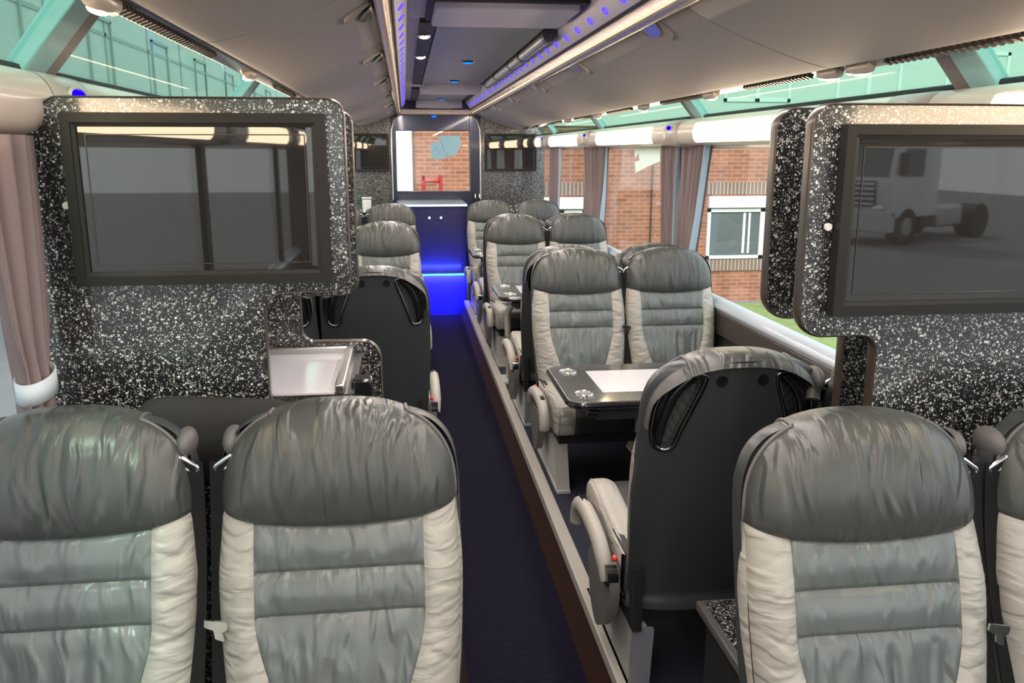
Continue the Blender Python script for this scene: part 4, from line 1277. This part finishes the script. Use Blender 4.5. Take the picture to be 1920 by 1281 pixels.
# ------------------------------------------------------------------ outside
GZ = -1.25
g = MB().box(-40, 40, -60, 50, GZ - .1, GZ)
struct('ground', g, M['ground'], 'grey yard outside the coach')
obj('grass_strip', MB().box(1.0, 30, 9.5, 15.6, GZ, GZ + .03), M['grass'], None, kind='stuff', label='strip of grass outside along the brick building', cat='grass')
BY = 16.0
t = thing('brick_building', 'red brick building with white windows outside behind the coach', 'building', (0, BY, GZ))
bw = MB().box(-.17, 26, 0, 6, 0, 3.35)
obj('brick_wall', bw, M['brick'], t, smooth=0)
cl = MB().box(-.17, 26, -.03, 6, 3.35, 9.0)
obj('upper_cladding', cl, M['clad'], t, smooth=0)
obj('rainwater_pipe', MB().tube([(4.28, -.03, .0), (4.28, -.03, 3.3)], .018, 8), M['trimbrown'], t)
def bwin(x0, x1, z0, z1, mull=(), soldier=True, shutter=True):
    zb = z0 - GZ; zt = z1 - GZ
    f = MB(); w_ = .06
    f.box(x0, x0 + w_, -.05, .02, zb, zt).box(x1 - w_, x1, -.05, .02, zb, zt).box(x0, x1, -.05, .02, zb, zb + w_).box(x0, x1, -.05, .02, zt - w_, zt)
    for mxx in mull: f.box(mxx - .045, mxx + .045, -.05, .02, zb, zt)
    wn = obj('window_frame', f, M['upvc'], t, smooth=0)
    obj('pane', MB().box(x0 + .02, x1 - .02, -.02, .01, zb + .02, zt - .02), M['dpane'], wn, smooth=0)
    bl = MB()
    xm = x0 + (x1 - x0) * .36
    bl.box(xm, xm + .05, -.024, -.02, zb + .1, zt - .08).box(xm + .11, xm + .15, -.024, -.02, zb + .1, zt - .08)
    obj('blind_cord', bl, M['upvc'], wn, smooth=0)
    if shutter:
        obj('shutter_box', MB().box(x0, x1, -.10, .02, zt + .02, zt + .24), M['upvc'], wn, bevel=.01)
    if soldier:
        obj('brick_lintel', MB().box(x0 - .03, x1 + .03, -.012, .02, zt + .27, zt + .50), M['soldier'], wn, smooth=0)
        obj('brick_sill', MB().box(x0 - .03, x1 + .03, -.03, .02, zb - .24, zb - .01), M['soldier'], wn, smooth=0)
bwin(5.40, 7.40, -.40, .56, (6.50,))
bwin(2.10, 3.0, -.40, .56, (2.55,))
bwin(9.3, 11.3, -.39, .60, (10.3,))
for x in (1.2, 3.4, 5.6, 7.8, 10.0, 12.2): bwin(x, x + 1.3, 2.55, 3.5, (x + .65,), False, False)
t = thing('red_handrail', 'bent red rail standing outside below the rear window', 'rail', (.11, 15.2, GZ))
pth = [(-.16, 0, 0), (-.15, 0, 2.30), (-.13, 0, 2.38), (.09, 0, 2.38), (.15, 0, 2.30), (.16, 0, 0)]
obj('rail_tube', MB().tube(catmull(pth, 4, closed=False), .035, 10), M['redrail'], t)
# pale shed to the left of the coach
t = thing('pale_shed', 'pale panelled shed seen through the left tinted skylights', 'building', (-7.5, 4, GZ))
obj('shed_wall', MB().box(-4, 0, -14, 70, 0, 14), M['clad'], t, smooth=0)
d = MB()
for k in range(22): d.box(-.01, .02, -10 + k * 3.6, -9.9 + k * 3.6, 0, 13.9)
for z in (2.6, 5.6, 8.2, 11.0): d.box(-.01, .02, -14, 70, z, z + .09)
obj('panel_joints', d, M['cladline'], t, smooth=0)
fr = MB()
for k in range(9):
    y = 2 + k * 5.2
    fr.box(-.02, .05, y, y + .08, 3.6, 6.0).box(-.02, .05, y + 1.6, y + 1.68, 3.6, 6.0).box(-.02, .05, y, y + 1.68, 5.95, 6.03).box(-.02, .05, y, y + 1.68, 3.6, 3.68)
obj('door_frames', fr, M['cladline'], t, smooth=0)
# white lorry parked in the yard; the right screen mirrors it
t = thing('lorry', 'white lorry cab parked in the yard, mirrored faintly in the right dark screen', 'lorry', (14.9, -23.4, GZ), R(-28))
t.scale = (1.14, 1.14, 1.14)
side = rpoly([(-1.15, .75, .05), (1.1, .75, .05), (1.1, 3.45, .25), (.2, 3.72, .3), (-.75, 3.35, .25), (-1.0, 2.9, .1), (-1.2, 1.75, .1)], 5)
obj('cab_body', MB().prism(side, XZ, -1.22, 1.22), mat('lorry_white', (.80, .81, .82), .3, coat=.4), t, bevel=.04)
gl_ = M['dpane']
obj('windscreen', MB().prism([(-1.19, 1.85), (-1.02, 2.72), (-1.05, 2.74), (-1.215, 1.87)], XZ, -1.08, 1.08), gl_, t)
for sg in (-1, 1):
    obj('side_window', MB().prism(rpoly([(-.85, 1.85, .05), (.25, 1.85, .05), (.25, 2.6, .08), (-.75, 2.6, .08)]), XZ, sg * 1.215, sg * 1.235), gl_, t)
    w_ = obj('wheel', MB().cyl((-.35, sg * 1.22, .5), (0, -sg, 0), .50, .34, 28), M['black'], t)
    obj('hub', MB().cyl((-.35, sg * 1.225, .5), (0, -sg, 0), .26, .05, 20, r2=.2), M['steel'], w_)
    obj('headlamp', MB().ball((-1.2, sg * .85, 1.0), .06, .22, .12, 14, 8), M['chrome'], t)
    obj('mirror', MB().box(-1.1, -.95, min(sg * 1.28, sg * 1.5), max(sg * 1.28, sg * 1.5), 1.9, 2.5), M['black'], t, bevel=.03)
g_ = obj('grille', MB().box(-1.24, -1.12, -.75, .75, 1.05, 1.75), M['black'], t, bevel=.02)
sl_ = MB()
for k in range(5): sl_.box(-1.265, -1.235, -.72, .72, 1.10 + k * .135, 1.16 + k * .135)
obj('grille_bars', sl_, M['upvc'], g_)
obj('bumper', MB().box(-1.30, -.9, -1.22, 1.22, .35, .95), mat('lorry_bumper', (.62, .63, .64), .4), t, bevel=.06)
obj('chassis', MB().box(1.0, 4.6, -.5, .5, .55, .85), M['black'], t)
for sg in (-1, 1):
    obj('wheel', MB().cyl((3.6, sg * 1.22, .5), (0, -sg, 0), .50, .55, 28), M['black'], t)
obj('fuel_tank', MB().box(1.2, 2.6, .7, 1.2, .4, 1.0), M['steel'], t, bevel=.08)
print('done')
